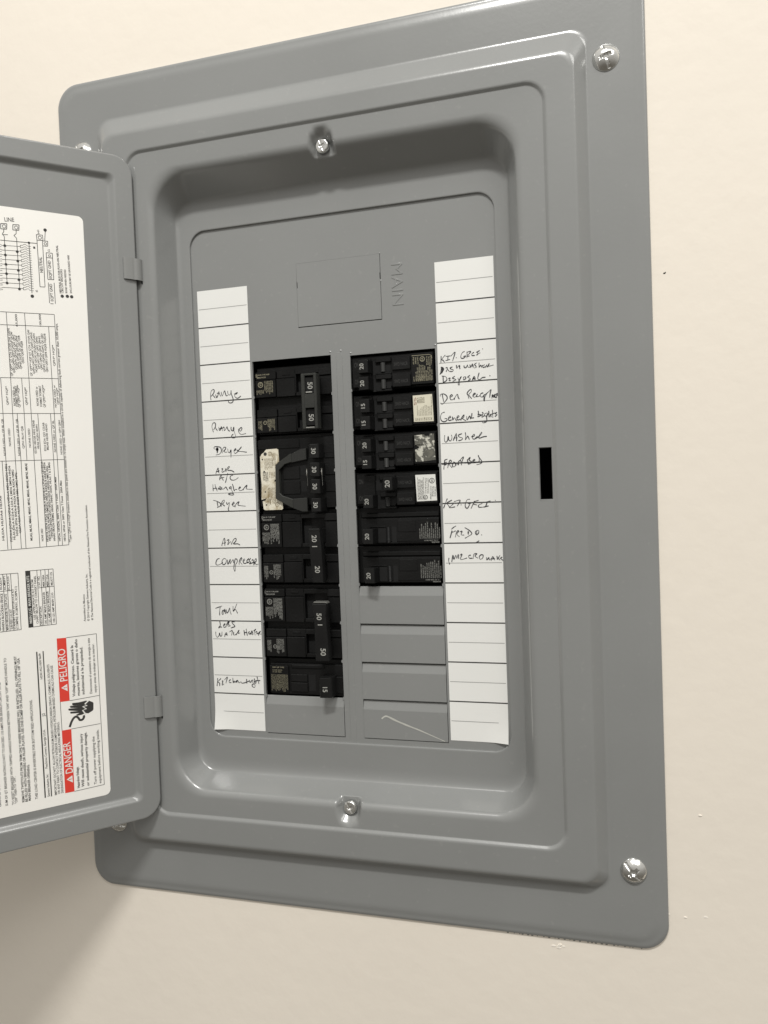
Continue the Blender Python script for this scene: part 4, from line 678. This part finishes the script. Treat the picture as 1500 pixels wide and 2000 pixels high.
def breaker(name, side, zt, zb, label, poles):
    org = (-1.3 if side < 0 else 1.44, -.3, (zt+zb)/2)
    root = empty(name, org, label, 'circuit breaker', GRP)
    body = MB()
    x0, x1 = (-2.41, -.10) if side < 0 else (.19, 2.50)
    top = zt-.22 if name != 'tandem_circuit_breaker' else zt-.10
    body.box(x0, x1, -1.6, -.16, zb+.012, zt-.012, .015)
    return root, org, body
def wellbox(body, side, xa, xb, z0, z1):
    body.box(xa, xb, -.3, -.152, z0, z1, 0, 1)

# --- left bank -------------------------------------------------------------
def two_pole(zt, label, num, tiemat, seed, tie, prt):
    root, org, body = breaker('double_pole_circuit_breaker', -1, zt-(.18 if zt > 9 else 0), zt-2, label, 2)
    lab = MB()
    z1s = (zt-.30 if zt > 9.5 else zt-.10)
    for k, (a, b) in enumerate(((z1s, zt-1.10), (zt-1.30 if zt > 9.5 else zt-1.18, zt-2.04+.0))):
        pole(body, -1, a, b)
        wellbox(body, -1, -1.215, -1.0, b+.19, a-.15)
        if k == 0:
            words(lab, -1, -2.37, -1.98, a-.17, a-.07, 1, 0, seed, .012, .05, .1); 
            lab.text('HACR TYPE AMP', V(-2.33, .010, a-.11), Vector((1, 0, 0)), Vector((0, 0, 1)), .36, .035, 0, True)
            lab.text('BREAKER', V(-2.33, .010, a-.18), Vector((1, 0, 0)), Vector((0, 0, 1)), .26, .035, 0, True)
            mark(lab, -1, -2.23, a-.36, .075, .034, 'UL', 0)
            words(lab, -1, -2.12, -1.86, b+.16, a-.27, 8 if prt is PRT else 6, 0, seed+1, .034, .030, .35, True)
            words(lab, -1, -2.35, -2.13, b+.18, a-.50, 6, 0, seed+2, .034, .028, .4, True)
        else:
            mark(lab, -1, -2.14 if seed != 30 else -2.12, b+.37, .052, .034, 'c', 0)
            words(lab, -1, -2.07, -1.85, b+.14, a-.28, 6, 0, seed+3, .034, .028, .35, True)
            words(lab, -1, -2.34, -2.22, b+.16, a-.32, 3, 0, seed+4, .034, .030, .3, True)
    body.out('breaker_body', [BLK, HOLE], root, org); lab.out('printed_rating', prt, root, org)
    return root, org
lows = []
# 50/50 at the top, grey tie bar
r, og = two_pole(10, 'double pole 50 amp breaker with lighter grey handle tie, topmost in the left column', '50', TIE, 10, True, PRT2)
for zc, nz in ((9.18, 9.18), (8.36, 8.36)): handle(r, og, -1, -.84, -.55, zc-.20, zc+.22, .40, '50', tilt=.02, numz=nz, numh=.13, numx=-.67)
t = MB()
t.box(-.90, -.80, .18, .46, 8.06, 9.49, .02); t.box(-.56, -.48, .18, .46, 8.06, 9.49, .02)
t.box(-.82, -.54, .18, .455, 8.60, 8.97, .012); t.box(-.82, -.54, .18, .45, 9.43, 9.49, .012); t.box(-.82, -.54, .18, .45, 8.06, 8.11, .012)
for z in (8.99,): t.box(-.77, -.60, .42, .468, z, z+.03, .005, 1)
t.box(-.80, -.57, .40, .46, 8.095, 8.115, .004, 1)
t.out('handle_tie', [TIE, NUM], r, og)

# quad 30
root, og, body = breaker('quad_circuit_breaker', -1, 8, 6, 'four handle 30 amp breaker with stained cream sticker, second in the left column', 4)
body.box(-2.40, -.235, -.3, -.02, 6.10, 7.88, .015); body.box(-2.40, -1.20, -.3, .0, 7.62, 7.86, .012); body.box(-.55, -.235, -.3, .008, 7.45, 7.70, .012)
for z in (7.66, 7.22, 6.78, 6.36): body.box(-.50, -.235, -.3, .004, z-.34, z-.06, .012)
body.box(-1.70, -1.22, -.3, .0, 6.80, 7.14, .012); body.box(-1.70, -1.22, -.3, .0, 6.40, 6.76, .012)
body.box(-1.60, -1.45, -.02, .004, 7.68, 7.76, .006)
for a, b in ((6.90, 7.18), (6.46, 6.74)): body.box(-1.19, -1.03, -.05, -.017, a, b, 0, 1)
body.out('breaker_body', [BLK, HOLE], root, og)
for z0, z1 in ((7.32, 7.70), (6.84, 7.22), (6.40, 6.79), (5.93, 6.30)):
    handle(root, og, -1, -.80, -.54, z0, z1-.02, .35, '30', tilt=.02, numh=.115)
t = MB()
t.prism([(-1.87, 7.20), (-1.44, 7.47), (-1.40, 7.47), (-1.40, 7.25), (-1.60, 7.20), (-1.77, 7.05), (-1.77, 6.44), (-1.70, 6.37), (-1.40, 6.27), (-1.40, 6.04), (-1.46, 6.05), (-1.90, 6.30)], .02, .10, bev=.012)
t.prism([(-1.42, 7.46), (-1.15, 7.58), (-.98, 7.60), (-.98, 7.30), (-1.42, 7.23)], .02, .085, 1, .012)
t.prism([(-1.42, 6.28), (-1.0, 6.30), (-1.0, 5.93), (-1.15, 5.93), (-1.42, 6.03)], .02, .085, 1, .012)
t.box(-1.86, -1.76, -.02, .03, 6.40, 7.10)
t.out('common_trip_bracket', [TIE, mat('black_grey_bracket', (.017, .0175, .016), .5)], root, og)
t = MB()
for x in (-.90, -.49): t.tube([(x, .27, 7.05), (x, .285, 6.98), (x, .27, 6.86)], .019); t.tube([(x, .262, 6.87), (x, .25, 6.6)], .011)
t.out('tie_pin', ZINC, root, og)
lab = MB()
ol = [(-2.16, 7.62), (-1.86, 7.63), (-1.81, 7.60), (-1.80, 7.28), (-1.84, 7.26), (-1.855, 7.18), (-1.85, 6.98), (-1.87, 6.84), (-1.94, 6.80), (-1.97, 6.76), (-1.88, 6.75), (-1.87, 6.36), (-1.80, 6.28), (-1.745, 6.22), (-1.74, 6.03), (-1.77, 6.0), (-2.26, 6.0), (-2.30, 6.03), (-2.32, 6.24), (-2.24, 6.26), (-2.20, 6.32), (-2.35, 6.28), (-2.345, 6.40), (-2.33, 6.7), (-2.345, 6.95), (-2.34, 7.30), (-2.345, 7.42), (-2.30, 7.50), (-2.22, 7.55), (-2.20, 7.58)]
lab.prism(ol, -.02, .006, 0)
mark(lab, -1, -2.05, 7.50, .06, .0085, 'UL', 2); mark(lab, -1, -1.90, 6.14, .06, .0085, 'UL', 2)
words(lab, -1, -2.00, -1.88, 7.10, 7.52, 3, 2, 51, .0085, .026, .2); words(lab, -1, -2.22, -1.98, 7.08, 7.38, 7, 2, 52, .0085, .024, .15)
words(lab, -1, -2.28, -2.12, 6.74, 7.02, 5, 1, 53, .0085, .026, .2); words(lab, -1, -2.10, -1.90, 6.84, 7.02, 4, 2, 54, .0085, .024, .2)
words(lab, -1, -2.15, -1.92, 6.12, 6.60, 6, 2, 55, .0085, .026, .3); words(lab, -1, -2.24, -2.06, 6.08, 6.30, 4, 2, 56, .0085, .026, .3)
for x, z, r in ((-2.28, 7.36, .022), (-2.24, 7.03, .026), (-2.23, 6.49, .022), (-2.21, 6.14, .02), (-2.19, 7.50, .05), (-2.28, 6.27, .03)): lab.disc(V(x, .009, z), NF, r, 7, 1)
lab.out('rating_sticker', [CREAM, INK, mat('brown_faded_print', (.24, .19, .11), .6)], root, og)

# 20/20 black tie
r, og = two_pole(6, 'double pole 20 amp breaker with flat black handle tie, third in the left column', '20', BLK2, 20, True, PRT)
for zc in (5.27, 4.26): pass
handle(r, og, -1, -.86, -.60, 5.10, 5.48, .36, '', tilt=.02); handle(r, og, -1, -.86, -.60, 4.13, 4.50, .36, '', tilt=.02)
t = MB(); t.prism([(-.87, 5.50), (-.57, 5.50), (-.53, 4.9), (-.52, 4.09), (-.81, 4.09), (-.86, 4.9)], .20, .42, 0, .02)
t.box(-.84, -.55, .40, .428, 5.44, 5.47, .005, 0)
for zc in (5.02,): t.box(-.78, -.64, .41, .426, zc, zc+.025, .004, 1)
t.text('20', V(-.775, .427, 5.24), RD_D, RD_U, None, .13, 1, True, center=True); t.text('20', V(-.72, .427, 4.44), RD_D, RD_U, None, .13, 1, True, center=True)
t.out('handle_tie', [BLK2, NUM], r, og)

# 50/50 lower
r, og = two_pole(4, 'double pole 50 amp breaker with black handle tie paler at its top end, fourth in the left column', '50', BLK2, 30, True, PRT)
handle(r, og, -1, -.80, -.52, 3.10, 3.46, .38, '', tilt=.02); handle(r, og, -1, -.80, -.52, 2.12, 2.50, .38, '', tilt=.02)
t = MB(); t.prism([(-.83, 3.55), (-.44, 3.55), (-.48, 3.2), (-.44, 2.3), (-.44, 2.06), (-.80, 2.06), (-.80, 3.2)], .18, .45, 0, .02)
t.prism([(-.80, 3.60), (-.47, 3.60), (-.44, 3.555), (-.83, 3.555)], .20, .42, 2, .02)  # paler, smoother piece at the top end of the tie
t.box(-.70, -.57, .44, .457, 2.99, 3.015, .004, 1)
t.text('50', V(-.715, .456, 3.22), RD_D, RD_U, None, .13, 1, True, center=True); t.text('50', V(-.645, .456, 2.30), RD_D, RD_U, None, .14, 1, True, center=True)
t.out('handle_tie', [BLK2, NUM, mat('pale_tie_end', (.12, .12, .11), .3)], r, og)

# 15 single
root, og, body = breaker('single_pole_circuit_breaker', -1, 2, 1, 'single pole 15 amp breaker at the bottom of the left column, above a blank plate', 1)
body.box(-2.32, -.235, -.3, -.05, 1.03, 1.86, .015); body.box(-2.32, -1.78, -.3, .0, 1.10, 1.80, .012); body.box(-1.70, -.75, -.3, -.02, 1.74, 1.84, .02)
body.box(-1.72, -1.24, -.3, .0, 1.12, 1.36, .012); body.box(-1.72, -1.24, -.3, -.01, 1.38, 1.58, .012); body.box(-1.22, -1.02, -.3, -.046, 1.14, 1.58, 0, 1); body.box(-.45, -.235, -.3, 0, 1.12, 1.55, .012)
body.out('breaker_body', [BLK, HOLE], root, og)
handle(root, og, -1, -.75, -.44, 1.08, 1.60, .40, '15', tilt=.05, numz=1.30, numh=.12)
lab = MB(); lab.text('120V QP TYPE', V(-2.24, .004, 1.745), Vector((1, 0, 0)), Vector((0, 0, 1)), .34, .033, 0, True)
lab.text('HACR SWD', V(-2.24, .004, 1.67), Vector((1, 0, 0)), Vector((0, 0, 1)), .28, .03, 0); lab.text('10 kA 75C', V(-2.24, .004, 1.62), Vector((1, 0, 0)), Vector((0, 0, 1)), .26, .03, 0)
words(lab, -1, -2.28, -1.79, 1.10, 1.57, 13, 0, 61, .004, .024, .25, True)
lab.out('printed_rating', PRT2, root, og)

# --- right bank ------------------------------------------------------------
def tandem(zt, label, nums, off, sticker, tops, seed):
    root, og, body = breaker('tandem_circuit_breaker', 1, zt-.1, zt-1, label, 2)
    z0 = zt-1+.06
    body.box(.34, 2.50, -.3, -.05, z0, zt-.16, .012); body.box(.36, .86, -.3, .01, z0+.02, zt-.18, .015)
    zc = (zt-.42, zt-.85)
    for k, c_ in enumerate(zc):
        body.box(1.42, 1.90, -.3, .01, c_-.12, c_+.19, .012)                                  # embossed pad
        body.box(.98, 1.40, -.3, .02, c_+.10, c_+.22, .015); body.box(.98, 1.40, -.3, .0, c_-.21, c_-.15, .015)
        body.box(1.25, 1.37, -.1, -.047, c_-.13, c_+.09, 0, 1)
        if off != k: body.box(.87, 1.10, -.1, -.0475, c_-.20, c_+.15, 0, 1)
        else: body.box(.84, 1.02, -.1, -.0475, c_-.16, c_+.10, 0, 1)
        body.text('SWD HACR', V(1.48, .0125, c_-.02), Vector((1, 0, 0)), Vector((0, 0, 1)), .36, .085, 2); body.text('ON', V(.42, .0125, c_+.02), Vector((1, 0, 0)), Vector((0, 0, 1)), .12, .12, 2)
        if off != k:
            body.tube([(1.18, -.02, c_-.14), (1.18, -.02, c_+.09)], .06, 12, 3)
    body.box(1.92, 2.49, -.3, -.005, z0, zt-.16, .01)
    body.out('breaker_body', [BLK, HOLE, mat('embossed_plastic', (.03, .03, .029), .45), mat('pivot_plastic', (.03, .03, .029), .4)], root, og)
    for k, c_ in enumerate(zc):
        if off == k: handle(root, og, 1, 1.16, 1.42, c_-.16, c_+.16, .38, nums[k], tilt=.03, numh=.13)
        else: handle(root, og, 1, .60, .87, c_-.17, c_+.16, .30, nums[k], tilt=.03, numh=.11, numx=.70)
    lab = MB(); a, b = zt-1.0+.12, zt-.22
    if sticker == 'black':
        lab.prism([(1.93, b+.01), (2.47, b-.0), (2.49, a+.02), (1.95, a-.0)], -.006, .002, 0)
        lab.ribbon([V(1.95, .0045, b-.0), V(2.40, .0045, b-.0), V(2.46, .0045, b-.03), V(2.47, .0045, b-.1)], NF, .012, 1)
        mark(lab, 1, 2.22, b-.10, .065, .004, 'UL', 1)
        words(lab, 1, 2.02, 2.47, a+.02, b-.20, 10, 1, seed, .004, .032, .5, True); words(lab, 1, 1.95, 2.45, a+.01, a+.14, 9, 1, seed+1, .004, .03, .1, True)
        words(lab, 1, 1.95, 2.12, b-.22, b-.03, 3, 1, seed+2, .004, .03, .1, True); words(lab, 1, 2.30, 2.46, b-.26, b-.03, 3, 1, seed+3, .004, .032, .1, True)
        ms = [BLK, PRT2]
    elif sticker == 'cream':
        lab.prism([(1.94, b-.0), (2.44, b+.01), (2.46, a+.1), (2.46, a-.01), (1.95, a-.0)], -.006, .004, 0)
        words(lab, 1, 2.04, 2.24, b-.20, b-.05, 6, 1, seed, .006, .026, .1, True); words(lab, 1, 1.97, 2.42, a+.02, a+.10, 10, 1, seed+1, .006, .026, .1, True)
        words(lab, 1, 2.02, 2.42, a+.14, b-.24, 10, 1, seed+2, .006, .020, .5); words(lab, 1, 1.95, 2.03, b-.24, b-.04, 2, 2, seed+3, .006, .026, .3, True); words(lab, 1, 2.36, 2.43, b-.3, b-.03, 1, 1, seed+4, .006, .022, .1)
        ms = [CREAM2, mat('olive_print', (.16, .14, .09), .6), mat('maroon_print', (.25, .07, .04), .6)]
    elif sticker == 'worn':
        lab.prism([(1.94, b), (2.20, b+.01), (2.22, b-.03), (2.32, b-.035), (2.34, b+.02), (2.45, b+.02), (2.46, b-.2), (2.45, b-.22), (2.47, b-.5), (2.475, a+.02), (2.1, a-.01), (1.96, a), (1.95, a+.30), (2.06, a+.33), (2.05, a+.37), (1.95, a+.42), (1.94, b-.24), (1.955, b-.26)], -.006, .004, 0)
        ms = [MOTTLE]
    else:
        lab.prism([(1.93, b), (2.45, b), (2.475, a), (1.955, a-.01)], -.006, .004, 0)
        mark(lab, 1, 2.36, b-.16, .07, .006, 'SA', 1); mark(lab, 1, 2.18, a+.09, .06, .006, 'UL', 1)
        words(lab, 1, 1.97, 2.15, a+.03, b-.05, 6, 1, seed, .006, .022, .15); words(lab, 1, 2.16, 2.28, a+.18, b-.03, 3, 1, seed+1, .006, .022, .2)
        words(lab, 1, 2.27, 2.33, a+.03, a+.16, 1, 1, seed+5, .006, .03, .0, True)
        words(lab, 1, 2.30, 2.45, a+.10, b-.28, 4, 1, seed+2, .006, .024, .2)
        ms = [CREAMW, INK]
    lab.out('rating_sticker', ms, root, og)
tandem(10, 'tandem breaker with two 20 handles and black sticker, topmost in the right column', ('20', '20'), -1, 'black', 0, 70)
tandem(9, 'tandem breaker with two 15 handles and clean cream sticker, second in the right column', ('15', '15'), -1, 'cream', 0, 80)
tandem(8, 'tandem breaker with 20 and 15 handles and rubbed mottled sticker, third in the right column', ('20', '15'), -1, 'worn', 0, 90)
tandem(7, 'tandem breaker with bright white sticker and one handle offset, fourth in right column', ('20', '20'), 0, 'white', 0, 100)
def single(zt, label, seed):
    root, og, body = breaker('single_pole_circuit_breaker', 1, zt, zt-1, label, 1)
    body.box(.42, 2.50, -.3, -.02, zt-.95, zt-.30, .015); body.box(.86, 2.50, -.3, -.005, zt-.90, zt-.33, .01); body.box(.42, 2.50, -.3, -.06, zt-.28, zt-.16, .02)
    body.box(1.42, 1.90, -.3, .008, zt-.66, zt-.36, .01); body.box(1.26, 1.38, -.1, -.003, zt-.92, zt-.52, 0, 1); body.tube([(1.17, .0, zt-.92), (1.17, .0, zt-.52)], .055, 12)
    body.box(.66, 1.1, -.3, .02, zt-.53, zt-.50, .01); body.box(1.18, 1.42, -.3, .012, zt-.945, zt-.925, .005)
    body.box(.88, 1.10, -.1, -.003, zt-.92, zt-.54, 0, 1)
    body.out('breaker_body', [BLK, HOLE], root, og)
    handle(root, og, 1, .58, .86, zt-.93, zt-.55, .38, '20', tilt=.04, numz=zt-.74, numh=.115, numx=.70)
    lab = MB(); words(lab, 1, 1.96, 2.52, zt-.84, zt-.38, 11, 0, seed, -.0025, .026, .45, True)
    lab.text('AMB 40C 75 C', V(2.1, -.0025, zt-.90), Vector((1, 0, 0)), Vector((0, 0, 1)), .36, .03, 0); lab.text('BREAKER', V(2.3, -.0025, zt-.945), Vector((1, 0, 0)), Vector((0, 0, 1)), .2, .03, 0)
    lab.out('printed_rating', PRT, root, og)
single(6, 'single pole 20 amp breaker below the white stickered one, fifth in the right column', 110)
single(5, 'single pole 20 amp breaker at the bottom of the right column, above the blank plates', 120)
